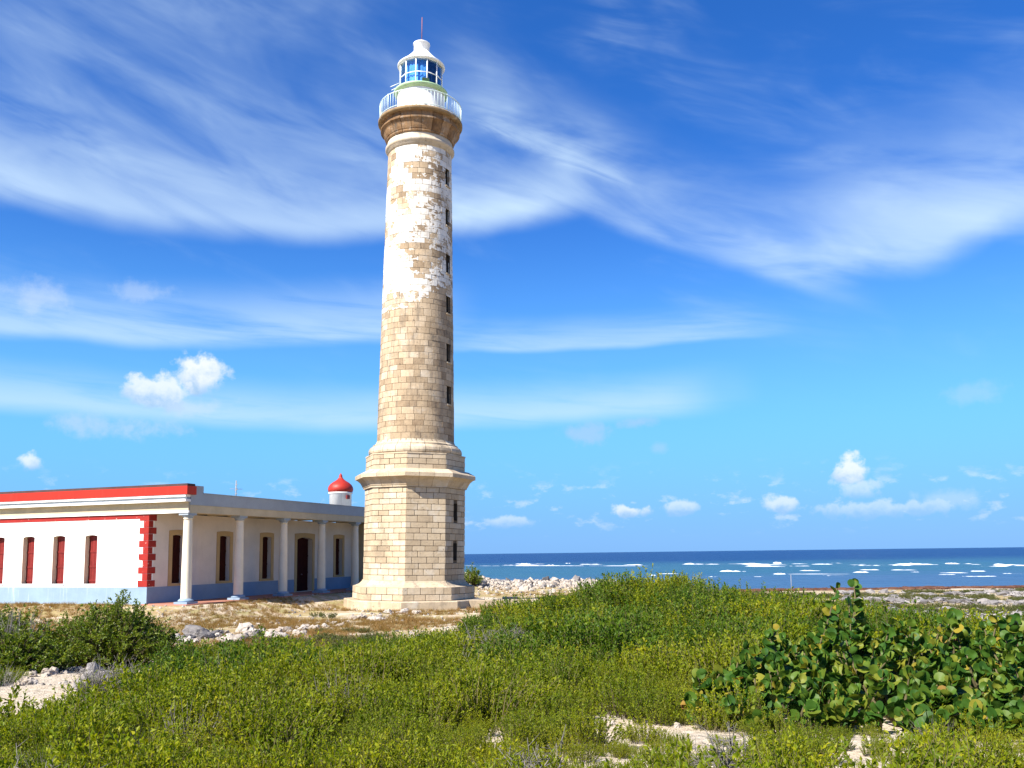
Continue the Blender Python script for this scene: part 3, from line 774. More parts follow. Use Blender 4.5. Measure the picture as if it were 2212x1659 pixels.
for i in range(72):
    a = 2 * math.pi * i / 72
    inst('rail_post' if i % 9 == 0 else 'baluster', post if i % 9 == 0 else bal, rail, (RR * math.cos(a), RR * math.sin(a), zz(GZ)))
# watch room, balcony, lantern
mb = MB(); mb.lathe([(1.62, zz(32.75)), (1.66, zz(32.76)), (1.66, zz(32.90)), (1.61, zz(32.94)), (1.60, zz(34.62)), (1.63, zz(34.70)), (1.4, zz(34.71))], 64)
watch = mb.build('watch_room', M_WHITE, tower)
mb = MB(); dA = A3 - R(2)
mb.add([((1.615 + d) * math.cos(dA + t) , (1.615 + d) * math.sin(dA + t), zz(z)) for z in (33.3, 33.46) for d in (0, .05) for t in (-.05, .05)],
       [(0, 2, 3, 1), (4, 5, 7, 6), (0, 1, 5, 4), (2, 6, 7, 3), (0, 4, 6, 2), (1, 3, 7, 5)]); mb.build('vent', M_GREYMETAL, watch)
mb = MB(); mb.lathe([(1.5, zz(34.66)), (1.66, zz(34.68)), (1.80, zz(34.80)), (1.86, zz(34.86)), (1.86, zz(34.93)), (1.82, zz(34.95)), (1.2, zz(34.96))], 64)
mb.build('lantern_balcony', M_GREEN, tower)
LR, L0, L1 = 1.47, 34.95, 36.80
mb = MB(); mb.lathe([(LR - .06, zz(L0)), (LR + .05, zz(L0)), (LR + .05, zz(L0 + .10)), (LR - .06, zz(L0 + .10))], 12, smooth=False, ph=A3 + R(15), cap=False)
lantern = mb.build('lantern_frame', M_WMETAL, tower)
dv = A3 + R(2.0)
def lp(a, r, z): return (r * math.cos(a), r * math.sin(a), zz(z))
for i in range(12):
    a = dv + 2 * math.pi * i / 12
    mb = MB(); mb.tube([lp(a, LR, L0 + .05), lp(a, LR, L1 + .02)], 0.045, 6); mb.build('mullion', M_WMETAL, lantern)
    b_ = a + 2 * math.pi / 12
    for zc in (L0 + .10, (L0 + L1) / 2 - .05, L1):
        mb = MB(); mb.tube([lp(a, LR, zc), lp(b_, LR, zc)], 0.036, 6); mb.build('glazing_bar', M_WMETAL, lantern)
    for z0_, z1_ in ((L0 + .12, (L0 + L1) / 2 - .07), ((L0 + L1) / 2 - .03, L1)):
        mb = MB(); mb.add([lp(a, LR - .012, z0_), lp(b_, LR - .012, z0_), lp(b_, LR - .012, z1_), lp(a, LR - .012, z1_), lp(a, LR - .024, z0_), lp(b_, LR - .024, z0_), lp(b_, LR - .024, z1_), lp(a, LR - .024, z1_)],
                          [(0, 1, 2, 3), (7, 6, 5, 4), (0, 4, 5, 1), (3, 2, 6, 7), (0, 3, 7, 4), (1, 5, 6, 2)]); mb.build('pane', M_GLASS, lantern)
# curtain drawn round the shaded side, lens in the middle, lamp box
mb = MB()
n = 24; c0, c1 = A3 + R(5), A3 + R(135)
vs = []
for i in range(n + 1):
    a = c0 + (c1 - c0) * i / n; r = 1.27 + 0.03 * math.sin(i * 2.2)
    vs += [lp(a, r, L0 + .1), lp(a, r, L1 - .05), lp(a, r - .02, L0 + .1), lp(a, r - .02, L1 - .05)]
mb.add(vs, [(4 * i, 4 * i + 4, 4 * i + 5, 4 * i + 1) for i in range(n)] + [(4 * i + 2, 4 * i + 3, 4 * i + 7, 4 * i + 6) for i in range(n)] + [(4 * i + 1, 4 * i + 5, 4 * i + 7, 4 * i + 3) for i in range(n)], True)
mb.build('curtain', M_NAVY, lantern)
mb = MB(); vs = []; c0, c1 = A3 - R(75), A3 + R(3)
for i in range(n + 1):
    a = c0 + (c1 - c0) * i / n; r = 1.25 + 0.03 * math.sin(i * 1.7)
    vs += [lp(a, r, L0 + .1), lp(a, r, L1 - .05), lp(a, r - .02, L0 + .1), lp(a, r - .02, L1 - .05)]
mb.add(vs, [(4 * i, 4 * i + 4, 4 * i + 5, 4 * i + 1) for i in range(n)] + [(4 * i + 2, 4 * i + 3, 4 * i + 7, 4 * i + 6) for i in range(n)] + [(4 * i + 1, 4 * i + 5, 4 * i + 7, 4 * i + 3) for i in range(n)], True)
mb.build('painted_sky_panel', paint('painted_sky_panel', (.30, .58, .95), .4, .25, 1.4), lantern)  # added panel; its blue stands in for sky showing in the left panes
mb = MB(); prof = [(0.0, zz(L0 + .3))]
for i in range(13):
    t = i / 12; z = L0 + .32 + t * 1.25; r = 0.30 + 0.26 * math.sin(math.pi * t); prof += [(r, zz(z)), (r + .03, zz(z + .03)), (r, zz(z + .08))]
mb.lathe(prof[1:], 20); mb.build('lens', M_LENS, lantern)
mb = MB(); mb.tube([(0, 0, zz(L0 - .1)), (0, 0, zz(L0 + .34))], 0.2, 8); mb.build('lens_pedestal', M_GREYMETAL, lantern)
mb = MB()
pA = A3 - R(3)
mb.add([((1.62 + d) * math.cos(pA) - t * math.sin(pA), (1.62 + d) * math.sin(pA) + t * math.cos(pA), zz(z)) for z in (34.95, 35.23) for d in (-.12, .12) for t in (-.23, .23)],
       [(0, 2, 3, 1), (4, 5, 7, 6), (0, 1, 5, 4), (2, 6, 7, 3), (0, 4, 6, 2), (1, 3, 7, 5)])
mb.build('lamp_box', paint('dark_green_box', (0.05, 0.10, 0.05), .5), tower)
ar = A3 - R(104)
for dz_, l_ in ((35.3, .55), (35.55, .62), (35.15, .42)):
    mb = MB(); mb.tube([lp(ar, 1.5, dz_ + .12), lp(ar - .12, 1.5 + l_, dz_ - .05)], 0.022, 5); mb.build('side_rod', M_WMETAL, tower)
mb = MB(); mb.lathe([(1.42, zz(L1 - .02)), (1.60, zz(L1 + .0)), (1.64, zz(L1 + .05)), (1.64, zz(L1 + .10)), (1.52, zz(L1 + .20)), (1.25, zz(L1 + .42)), (0.98, zz(L1 + .68)), (0.74, zz(L1 + .95)), (0.58, zz(L1 + 1.14)), (0.53, zz(L1 + 1.2))], 48)
roof = mb.build('lantern_roof', M_WMETAL, tower)
mb = MB(); mb.lathe([(0.46, zz(L1 + 1.17)), (0.50, zz(L1 + 1.18)), (0.50, zz(L1 + 1.27)), (0.54, zz(L1 + 1.30)), (0.54, zz(L1 + 1.72)), (0.59, zz(L1 + 1.74)), (0.59, zz(L1 + 1.79)), (0.45, zz(L1 + 1.88)), (0.15, zz(L1 + 1.95)), (0.05, zz(L1 + 1.96))], 32)
mb.build('vent_drum', M_WMETAL, roof)
mb = MB(); mb.tube([(0, 0, zz(L1 + 1.9)), (0, 0, zz(L1 + 2.15))], 0.05, 6); mb.tube([(0, 0, zz(L1 + 2.1)), (0, 0, zz(40.6))], 0.026, 5); mb.build('lightning_rod', M_RUST, roof)
# low stone platform round the foot
mb = MB(); oct_lathe(mb, [(4.55, 0.02), (4.55, 0.56), (4.50, 0.61), (3.5, 0.612)]); mb.build('platform', M_MOULD, tower)

# low wall and slabs running off to the right of the tower
def put_box(name, c, size, rz, mat, bw=0.02):
    mb = MB(); mb.box(-size[0] / 2, size[0] / 2, -size[1] / 2, size[1] / 2, 0, size[2])
    o = mb.build(name, mat); o.location = c; o.rotation_euler = (0, 0, rz); bevel(o, bw, 2); return o
p = at_z(1040, 1290, 0.45)
lw = put_box('low_wall', (-0.55, 57.6, gz(0, 57.6) - .15), (4.6, 0.55, 0.62), R(10), M_MOULD)
tag(lw, 'long low stone kerb wall running right from the lighthouse foot', 'wall')
for i, (X0, Y0, s, rz, lb) in enumerate([(1083, 1300, (0.85, .5, .42), .2, 'tan squared stone block beside the low wall, nearer the tower'),
                                         (1104, 1299, (1.15, .6, .55), .05, 'pinkish squared stone block, larger one at the end of the low wall')]):
    q = at_z(X0, Y0, 0.15)
    o = put_box('stone_block', (q.x, q.y - 1.0, gz(q.x, q.y) - .08), s, rz, stone_mat('block_%d' % i, 'noise', lo=.2, hi=.8, dark=.2), .03); tag(o, lb, 'stone')
q = at_z(1136, 1299, 0.15)
sl = put_box('stone_slab', (q.x, q.y - .6, gz(q.x, q.y) + .0), (1.7, .7, .35), -.05, M_GREYROCK, .05); tag(sl, 'dark grey slab lying right of the squared blocks', 'slab')

# ------------------------------------------------------------------ keepers' house
HZ = 0.74
house = empty('keepers_house', (HOUSE_O.x, HOUSE_O.y, HZ), HTH)
tag(house, 'long single-storey white house with red parapet, red quoins and columned porch', 'house')
def hz(z): return z - HZ
WB = 2.52                                  # facade plane (local y); side wall plane is local x = WA
WA, LEN, DEP = -0.25, 24.0, 27.0
def arch_pts(x0, x1, zt, rise, n=8):
    out = []
    for i in range(n + 1):
        t = i / n; out.append((x0 + (x1 - x0) * t, zt - rise * (2 * t - 1) ** 2))
    return out
def wall_mesh(lo, hi, z0, z1, th, ops):
    """wall in (s,z) with arched openings, thickness along +y; ops = (s0, s1, sill, head, rise)"""
    mb = MB(); cur = lo
    for s0, s1, zs, zt, rise in sorted(ops):
        mb.prism([(cur, z0), (s0, z0), (s0, z1), (cur, z1)], 0, th)
        if zs > z0 + .01: mb.prism([(s0, z0), (s1, z0), (s1, zs), (s0, zs)], 0, th)
        ap = arch_pts(s0, s1, zt, rise)
        for i in range(len(ap) - 1):
            mb.prism([ap[i], ap[i + 1], (ap[i + 1][0], z1), (ap[i][0], z1)], 0, th)
        cur = s1
    mb.prism([(cur, z0), (hi, z0), (hi, z1), (cur, z1)], 0, th); return mb
def to_side(mb, x=WA):                     # (s,t,z): s runs along local y, depth along +x
    mb.v = [(x + t, s, hz(z)) for s, t, z in mb.v]; return mb
def to_front(mb, y=WB):
    mb.v = [(s, y + t, hz(z)) for s, t, z in mb.v]; return mb
SIDE_W = [(c - .47, c + .47, 1.93, 4.80, 0.07) for c in (6.75, 9.24, 11.66, 14.12, 16.6)]
FRONT_W = [(1.74, 2.76), (6.10, 7.12), (10.65, 11.65), (20.18, 21.20)]
FR = [(a_, b_, 1.88, 4.77, 0.05) for a_, b_ in FRONT_W] + [(14.85, 16.88, 0.83, 4.78, 0.16)]
side = to_side(wall_mesh(WB, DEP, HZ - .15, 6.0, 0.45, SIDE_W)).build('side_wall', M_WHITE, house)
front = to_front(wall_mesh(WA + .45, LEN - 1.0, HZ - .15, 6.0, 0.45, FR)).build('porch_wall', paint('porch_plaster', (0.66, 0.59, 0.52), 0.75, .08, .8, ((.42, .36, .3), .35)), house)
mb = MB(); mb.box(LEN - 1.0, LEN - .55, WB, DEP, hz(.6), hz(6)); mb.box(WA + .45, LEN - 1.0, DEP - .45, DEP, hz(.6), hz(6)); mb.build('back_wall', M_WHITE, house)
# rooms stay dark behind the shutters
mb = MB(); mb.box(WA + .5, LEN - 1.1, WB + 1.6, WB + 1.65, hz(.8), hz(6)); mb.build('inner_wall', M_WHITE, house)
def shutter(parent, w, zs, zt, mat, n, place, name='shutter'):
    """two leaves of narrow boards with rails"""
    bw = w / n
    for i in range(n):
        mb = MB(); mb.box(i * bw + .008, (i + 1) * bw - .008, 0, .04, zs, zt)
        place(mb).build('board', mat, parent)
    for zc in (zs + .12, zs + (zt - zs) * .33, zs + (zt - zs) * .64, zt - .2):
        mb = MB(); mb.box(.02, w - .02, -.03, -.002, zc, zc + .11); place(mb).build('rail', mat, parent)
for s0, s1, zs, zt, rise in SIDE_W:
    rv = MB()                                               # ochre-plastered reveal on the left jamb
    rv.box(s1 - .012, s1 + .0, 0.004, .34, zs, zt - rise); wn = to_side(rv).build('window', M_REVEAL, house)
    def place(mb, s0=s0):
        mb.v = [(x + s0 + .004, y + .31, z) for x, y, z in mb.v]; return to_side(mb)
    shutter(wn, s1 - s0 - .02, zs, zt, M_DRED, 4, place)
    sl_ = MB(); sl_.box(s0 - .05, s1 + .05, -.05, .30, zs - .09, zs); to_side(sl_).build('sill', M_WHITE, wn)
for s0, s1, zs, zt, rise in FR:
    isdoor = zs < 1
    tw = 0.30; q = MB()
    q.box(s0 - tw, s0, -.035, -.001, zs, zt - rise); q.box(s1, s1 + tw, -.035, -.001, zs, zt - rise)
    ap = arch_pts(s0, s1, zt, rise); top = zt + tw + (.0 if not isdoor else .02)
    q.prism([(s0 - tw, zt - rise), (s0, zt - rise)] + ap[1:-1] + [(s1, zt - rise), (s1 + tw, zt - rise), (s1 + tw, top - .06)] + [(s1 + tw - (s1 - s0 + 2 * tw) * t, top - .06 * (2 * t - 1) ** 2) for t in (.25, .5, .75)] + [(s0 - tw, top - .06)], -.035, -.001)
    if not isdoor: q.box(s0 - tw, s1 + tw, -.06, -.001, zs - .14, zs)
    wn = to_front(q).build('door' if isdoor else 'window', M_OCHRE, house)
    def place(mb, s0=s0, d=.36 if isdoor else .28):
        mb.v = [(x + s0 + .004, y + d, z) for x, y, z in mb.v]; return to_front(mb)
    shutter(wn, s1 - s0 - .02, zs, zt, M_DWOOD, 8 if isdoor else 4, place)
    if isdoor:
        q = MB(); q.lathe([(0.0, 0), (.045, .01), (.05, .05), (.02, .08)], 10)
        q.v = [((s0 + s1) / 2 + .12 + x, .35 - z, 2.05 + y) for x, y, z in q.v]; to_front(q).build('handle', M_GREYMETAL, wn)
# dado, red stripe, architrave, frieze, cornice and red parapet of the sunlit side
def side_strip(name, mat, z0, z1, out, b0=None, b1=DEP, back=.02):
    mb = MB(); mb.box(-out, back, WB if b0 is None else b0, b1, z0, z1); mb.v = [(WA + x, y, hz(z)) for x, y, z in mb.v]
    o = mb.build(name, mat, house); return o
side_strip('dado', M_BLUE, HZ - .15, 1.74, 0.035, WB - .035)
side_strip('red_stripe', M_QUOIN, 5.67, 5.925, 0.02, WB + .3)
E0 = -0.34                                # porch entablature front plane (local y), also side plane (local x)
side_strip('architrave', M_WHITE, 5.93, 6.06, 0.11, E0)
side_strip('frieze', M_BEIGE, 6.062, 6.56, 0.07, E0 + .03)
side_strip('cornice', M_WHITE, 6.562, 6.70, 0.42, E0 - .04)
side_strip('cornice_groove', M_GREYBLUE, 6.702, 6.83, 0.26, E0)
side_strip('cornice_top', M_WHITE, 6.832, 6.96, 0.40, E0 - .02)
side_strip('red_parapet', M_RED, 6.962, 7.44, 0.44, E0 - .16, back=.35)
cope = side_strip('parapet_coping', M_TAR, 7.442, 7.58, 0.36, E0 - .10, back=.30)
# porch entablature facing the tower
def front_strip(name, mat, z0, z1, out, a0, a1=LEN, th=.55):
    mb = MB(); mb.box(a0, a1, E0 - out, E0 + th, hz(z0), hz(z1)); return mb.build(name, mat, house)
front_strip('porch_beam', M_BEIGE, 5.935, 6.38, 0.0, WA + .03)
front_strip('porch_parapet', M_GREYBLUE, 6.382, 7.06, 0.035, WA + .03)
front_strip('parapet_end_block', M_GREYBLUE, 7.062, 7.50, 0.03, WA + .37, WA + .37 + .75)
front_strip('porch_parapet_cap', M_GREYBLUE, 7.062, 7.11, 0.07, WA + 1.13)
mb = MB(); mb.box(LEN - .5, LEN, E0 + .56, WB + 2, hz(5.94), hz(7.06)); mb.build('end_parapet', M_GREYBLUE, house)
mb = MB(); mb.box(WA + .35, LEN - .55, E0 + .5, DEP - .1, hz(6.42), hz(6.55)); mb.build('roof', M_ROOF, house)
mb = MB(); mb.box(WA + .05, LEN - .02, E0 + .552, WB - .003, hz(6.12), hz(6.2)); ceil_ = mb.build('porch_ceiling', M_BEIGE, house)
mb = MB(); mb.box(LEN - .95, LEN - .45, .42, WB - .004, hz(.80), hz(5.935)); mb.build('porch_end_wall', M_BEIGE, house)
for i in range(12):
    mb = MB(); c = .9 + i * 2.0; mb.box(c - .07, c + .07, E0 + .556, WB - .005, hz(5.98), hz(6.118)); mb.build('joist', M_BEIGE, ceil_)
dd = MB()                                  # the front dado stops at the door
dd.box(WA + .02, 14.5, WB - .03, WB - .0012, hz(.80), hz(1.72)); dd.box(17.2, LEN - 1.0, WB - .03, WB - .0012, hz(.80), hz(1.72))
dd.build('porch_dado', paint('shade_blue_dado', (0.25, 0.37, 0.55), .65, .1, 1.0), house)  # the pale dado blue made darker, porch shade put into the colour
mb = MB(); mb.box(WA - .55, LEN + .3, -.75, WB, hz(.5), hz(.80)); pf = bevel(mb.build('porch_floor', M_FLOOR, house), .02)
# red quoins, alternately long and short
QH = (5.925 - 1.745) / 11
qm = []
for w1, w2 in ((.66, .62), (.36, .34)):
    mb = MB(); mb.box(-.022, w2, -.022, w1, .006, QH - .006); me = mb.mesh('quoin', M_QUOIN)
    b_ = bmesh.new(); b_.from_mesh(me); bmesh.ops.bevel(b_, geom=list(b_.edges), offset=.008, segments=1, affect='EDGES'); b_.to_mesh(me); b_.free(); qm.append(me)
for i in range(11):
    inst('quoin', qm[i % 2], house, (WA, WB, hz(5.925 - (i + 1) * QH)))
# columns
for i in range(6):
    a_ = 0.06 + 4.70 * i
    mb = MB(); mb.lathe([(.31, hz(1.06)), (.295, hz(1.12)), (.292, hz(1.6)), (.28, hz(3.0)), (.24, hz(5.50)), (.24, hz(5.58)), (.265, hz(5.585)), (.265, hz(5.64)), (.24, hz(5.645)), (.24, hz(5.70))], 28, a_, 0)
    c_ = mb.build('column', M_CREAM, house)
    mb = MB(); mb.lathe([(.24, hz(5.66)), (.27, hz(5.68)), (.34, hz(5.78)), (.34, hz(5.80))], 28, a_, 0); mb.box(a_ - .37, a_ + .37, -.30, .36, hz(5.802), hz(5.932)); mb.build('capital', M_GREYBLUE, c_)
    mb = MB(); mb.box(a_ - .46, a_ + .46, -.46, .46, hz(.78), hz(.92)); mb.lathe([(.42, hz(.922)), (.44, hz(.95)), (.43, hz(1.0)), (.38, hz(1.05)), (.34, hz(1.07)), (.31, hz(1.10))], 28, a_, 0); mb.build('base', M_BLUE, c_)
# red onion-domed turret on the roof
tp = at_y(735.5, 1080, 71.0); rel_ = Vector((tp.x, tp.y)) - HOUSE_O; ta, tb = rel_.dot(HA), rel_.dot(HB); tz = at_y(735.5, 1064, 71.0).z
mb = MB(); mb.lathe([(.86, hz(6.5)), (.86, hz(tz - .12)), (.95, hz(tz - .08)), (.95, hz(tz)), (.6, hz(tz + .01))], 32, ta, tb)
tur = mb.build('roof_turret', M_WHITE, house)
mb = MB(); mb.lathe([(.80, hz(tz)), (.94, hz(tz + .05)), (.99, hz(tz + .22)), (.96, hz(tz + .42)), (.84, hz(tz + .62)), (.62, hz(tz + .80)), (.40, hz(tz + .93)), (.24, hz(tz + 1.06)), (.15, hz(tz + 1.18)), (.12, hz(tz + 1.28)), (.13, hz(tz + 1.33)), (.03, hz(tz + 1.52))], 32, ta, tb)
mb.build('onion_dome', paint('red_dome', (.50, .035, .02), .5, .15, 1.5, ((.75, .3, .22), .25)), tur)
mb = MB()
mb.box(ta - .52, ta - .1, tb - .9, tb - .8, hz(tz - .55), hz(tz - .25)); mb.build('vent_opening', M_DRED, tur)

# television aerial on the roof
ap_ = at_y(509.6, 1071, 58.5)
ant = empty('tv_aerial', (ap_.x, ap_.y, 6.5), HTH + .9); tag(ant, 'thin grey television aerial standing on the flat roof', 'aerial')
topz = at_y(509.6, 1038, 58.5).z - 6.5
mb = MB(); mb.tube([(0, 0, 0.04), (0, 0, topz)], .035, 5); mb.build('mast', M_GREYMETAL, ant)
for dz_, l_ in ((.28, .42), (.50, .30), (.62, .46), (.86, .40)):
    mb = MB(); mb.tube([(-l_, 0.02, topz - dz_), (l_, -.02, topz - dz_)], .022, 4); mb.build('crossbar', M_GREYMETAL, ant)
mb = MB(); mb.tube([(0, -.4, topz - .55), (0, .4, topz - .55)], .013, 4); mb.build('boom', M_GREYMETAL, ant)

# ------------------------------------------------------------------ instancing of uncountable cover
def scatter(name, protos, pts, parent=None):
    """pts: (x,y,z, rx,ry,rz, scale, index); one object whose points carry the prototypes"""
    cl = bpy.data.collections.new(name + '_pieces')
    for p_ in protos: cl.objects.link(p_)
    me = bpy.data.meshes.new(name); me.from_pydata([p_[:3] for p_ in pts], [], [])
    a = me.attributes.new('rot', 'FLOAT_VECTOR', 'POINT'); a.data.foreach_set('vector', [c for p_ in pts for c in p_[3:6]])
    a = me.attributes.new('scl', 'FLOAT', 'POINT'); a.data.foreach_set('value', [p_[6] for p_ in pts])
    a = me.attributes.new('idx', 'INT', 'POINT'); a.data.foreach_set('value', [p_[7] for p_ in pts])
    o = link(bpy.data.objects.new(name, me), parent)
    ng = bpy.data.node_groups.new(name, 'GeometryNodeTree')
    ng.interface.new_socket('Geometry', in_out='INPUT', socket_type='NodeSocketGeometry')
    ng.interface.new_socket('Geometry', in_out='OUTPUT', socket_type='NodeSocketGeometry')
    gi = ng.nodes.new('NodeGroupInput'); go = ng.nodes.new('NodeGroupOutput')
    ip = ng.nodes.new('GeometryNodeInstanceOnPoints'); ci = ng.nodes.new('GeometryNodeCollectionInfo')
    ci.inputs['Collection'].default_value = cl; ci.inputs['Separate Children'].default_value = True; ci.inputs['Reset Children'].default_value = True
    def na(nm, ty):
        n = ng.nodes.new('GeometryNodeInputNamedAttribute'); n.data_type = ty; n.inputs['Name'].default_value = nm; return n.outputs['Attribute']
    L = ng.links.new
    L(gi.outputs[0], ip.inputs['Points']); L(ci.outputs[0], ip.inputs['Instance']); ip.inputs['Pick Instance'].default_value = True
    L(na('idx', 'INT'), ip.inputs['Instance Index'])
    e = ng.nodes.new('FunctionNodeEulerToRotation'); L(na('rot', 'FLOAT_VECTOR'), e.inputs[0]); L(e.outputs[0], ip.inputs['Rotation'])
    L(na('scl', 'FLOAT'), ip.inputs['Scale']); L(ip.outputs[0], go.inputs[0])
    md = o.modifiers.new('scatter', 'NODES'); md.node_group = ng
    return tag(o, kind='stuff')

# ------------------------------------------------------------------ low shrub cover
def leaf(mb, p, d, n, L_, w):
    """folded pointed leaf: base p, direction d, face normal n"""
    s = d.cross(n).normalized(); n = s.cross(d)
    a = p + d * (L_ * .55) + s * (w * .5) + n * (w * .18); b = p + d * (L_ * .55) - s * (w * .5) + n * (w * .18)
    mb.add([p, a, p + d * L_, b], [(0, 1, 2), (0, 2, 3)])
def rvec(r): return Vector((r.gauss(0, 1), r.gauss(0, 1), r.gauss(0, 1))).normalized()
def shrub_clump(seed, rad, hgt, ns, nl, L_, mat, stem_mat, bare=0.0, name='shrub_clump'):
    r = random.Random(seed); lv = MB(); st = MB()
    for i in range(ns):
        a = r.uniform(0, 2 * math.pi); q = rad * math.sqrt(r.random())
        root = Vector((math.cos(a), math.sin(a), 0)) * q * .55; root.z = -0.05
        hh = hgt * r.uniform(.55, 1.0) * (1 - .35 * (q / rad) ** 2)
        tip = Vector((math.cos(a) * q * 1.1 + r.gauss(0, .04), math.sin(a) * q * 1.1 + r.gauss(0, .04), hh))
        mid = root.lerp(tip, .55) + Vector((r.gauss(0, .03), r.gauss(0, .03), hh * .06))
        st.tube([root, mid, tip], [.005, .003, .001], 3)
        if r.random() < bare: continue
        for k in range(nl):
            t = .30 + .70 * (k + r.random()) / nl
            p = (root.lerp(mid, t / .55) if t < .55 else mid.lerp(tip, (t - .55) / .45))
            ax = (tip - mid).normalized()
            d = (ax * r.uniform(.55, 1.2) + rvec(r) * .8).normalized()
            leaf(lv, p, d, (rvec(r) + Vector((0, 0, .6))).normalized(), L_ * r.uniform(.7, 1.25), L_ * r.uniform(.42, .62))
    me = lv.mesh(name, mat); k0 = len(lv.f)
    me2 = bpy.data.meshes.new(name); nv = len(lv.v)
    me2.from_pydata(lv.v + st.v, [], lv.f + [tuple(i + nv for i in f) for f in st.f])
    me2.materials.append(mat); me2.materials.append(stem_mat)
    me2.polygons.foreach_set('material_index', [0] * k0 + [1] * len(st.f)); me2.update()
    return bpy.data.objects.new(name, me2)
near_p = [shrub_clump(100 + i, .36, .50, 66, 28, .030, M_SHRUB, M_STEM, .06) for i in range(5)]
twig_p = [shrub_clump(200 + i, .34, .48, 46, 9, .030, M_SHRUB, M_TWIG, .72) for i in range(2)]
dark_p = [shrub_clump(500 + i, .38, .50, 62, 24, .036, M_SHRUB2, M_STEM, .05) for i in range(3)]
far_p = [shrub_clump(300 + i, .42, .52, 64, 22, .040, M_SHRUB, M_STEM, .05) for i in range(4)]
PATH = [(-9.0, 14.5), (-9.6, 18.3), (-10.3, 21), (-10.3, 23.4), (-11.8, 29), (-13.0, 34), (-13, 42)]
def seg_d(x, y, P_):
    best = 9e9
    for (x0, y0), (x1, y1) in zip(P_, P_[1:]):
        dx, dy = x1 - x0, y1 - y0; t = max(0, min(1, ((x - x0) * dx + (y - y0) * dy) / (dx * dx + dy * dy)))
        best = min(best, math.hypot(x - x0 - t * dx, y - y0 - t * dy))
    return best
def yb(x):      # far edge of the continuous cover
    return float(np.interp(x, [-40, -16, -12.5, -9, -5, -1.5, 0.8, 3, 8, 10.5, 12.5, 15, 22, 40], [27, 27.5, 27.5, 28, 30.5, 33, 35.5, 38, 38, 34, 29, 25, 23, 22]))
HOLES = [(1.25, 10.9, .28, .8), (1.65, 10.2, .42, .5), (3.0, 8.2, .28, .35), (2.1, 9.7, .28, .32), (-5.9, 12.6, .55, .5), (-6.8, 12.9, .4, .4), (-5.0, 12.2, .35, .35), (-4.2, 15.0, .3, .3), (-7.9, 13.0, .5, .4), (0.9, 8.2, .2, .2)]
def cover(x, y):
    if y > yb(x) + fbm(x, y, .5) * 1.2: return 0.0
    if seg_d(x, y, PATH) < 1.15 + fbm(x, y, .6) * .6: return 0.0
    for cx, cy, rx, ry in HOLES:
        if ((x - cx) / rx) ** 2 + ((y - cy) / ry) ** 2 < 1 + fbm(x, y, 1.5) * .8: return 0.0
    if 2.2 < x < 9.8 and 9.8 < y < 13.6 and x > 2.2 + abs(y - 11.2) * .45: return 0.0
    return 1.0
rg = random.Random(11); pts = []
def low_front(x, y):     # cover stays ankle-high just in front of the open patches
    k = 1.0
    for cx, cy, rx, ry in HOLES[:4]:
        if abs(x - cx * y / cy) < rx * 1.1 and cy - 2.4 < y < cy: k = min(k, .5)
    if -.60 < x / y < -.42 and 13 < y < 22.6: k = min(k, .55)
    d = seg_d(x, y, [(a_ + .9, b_ - 1.6) for a_, b_ in PATH[1:4]])
    if x > 2.2 and 7.6 < y < 9.8: k = min(k, .62)
    return min(k, .42 + .58 * sstep(.6, 2.4, d))
for layer in (0, 1):
    y = 3.4
    while y < 41:
        step = (.50 if y < 9 else .60 if y < 18 else .72) if layer == 0 else (.30 if y < 9 else .36 if y < 18 else .44)
        half = y * 0.60 + 2.0; x = -half
        while x < half:
            px, py = x + rg.uniform(-.6, .6) * step, y + rg.uniform(-.6, .6) * step
            x += step
            if cover(px, py) < .5: continue
            nz_ = fbm(px, py, .45, 3); tw = fbm(px + 50, py, .7, 3)
            grow = (0.85 + .60 * sstep(6, 20, py)) * (1 - .42 * sstep(18, 24, py) * (1 - sstep(-6, 0, px)))
            if layer == 0:
                if rg.random() < .16 or fbm(px - 9, py, 1.1, 2) < -.45: continue
                s = (1.0 + .85 * nz_ + rg.uniform(-.40, .42)) * grow
            else: s = (.56 + .2 * nz_ + rg.uniform(-.12, .12)) * grow
            sp = fbm(px + 20, py - 30, .28, 3) + rg.uniform(-.25, .25)
            if tw < -.50 and rg.random() < .75: k = 5 + rg.randrange(2); s *= .9
            elif sp > .30: k = 11 + rg.randrange(3)
            elif py < 16: k = rg.randrange(5)
            else: k = 7 + rg.randrange(4)
            s = max(.25, s) * low_front(px, py)
            pts.append((px, py, gz(px, py) - .02, rg.uniform(-.25, .25), rg.uniform(-.25, .25), rg.uniform(0, 6.28), s, k))
        y += step
shrubs = scatter('low_shrub_cover', near_p + twig_p + far_p + dark_p, pts)
tag(shrubs, 'dense low yellow-green shrub cover filling the foreground', 'shrub cover')
# sparser scrub on the flats towards the shore and among the turf
pts = []; rg = random.Random(12)
for i in range(9000):
    y = rg.uniform(24, 104); x = rg.uniform(-14, y * .62 + 3)
    if y < yb(x) + .5: continue
    if x < 9 + (y - 40) * .02 and y > 36: 
        if rg.random() > .03: continue
    if (x + 6.4) ** 2 + (y - 59) ** 2 < 60: continue
    p_ = Vector((x, y)) - HOUSE_O
    if p_.dot(HA) > -3 and p_.dot(HB) > -3: continue
    d = fbm(x, y, .13, 4)
    if d < .20 or y > 74: continue
    pts.append((x, y, gz(x, y) - .03, 0, 0, rg.uniform(0, 6.28), rg.uniform(.4, .9), rg.randrange(4)))
sc = scatter('shore_scrub', [shrub_clump(400 + i, .55, .42, 46, 12, .075, leaf_mat('shore_scrub_leaf_%d' % i, [(0, (.07, .10, .03)), (.6, (.13, .14, .035)), (1, (.20, .18, .06))], .3, .6, .2, pn=.12), M_TWIG, .1) for i in range(4)], pts)
tag(sc, 'olive low scrub scattered over the flats behind the sea grapes', 'scrub')

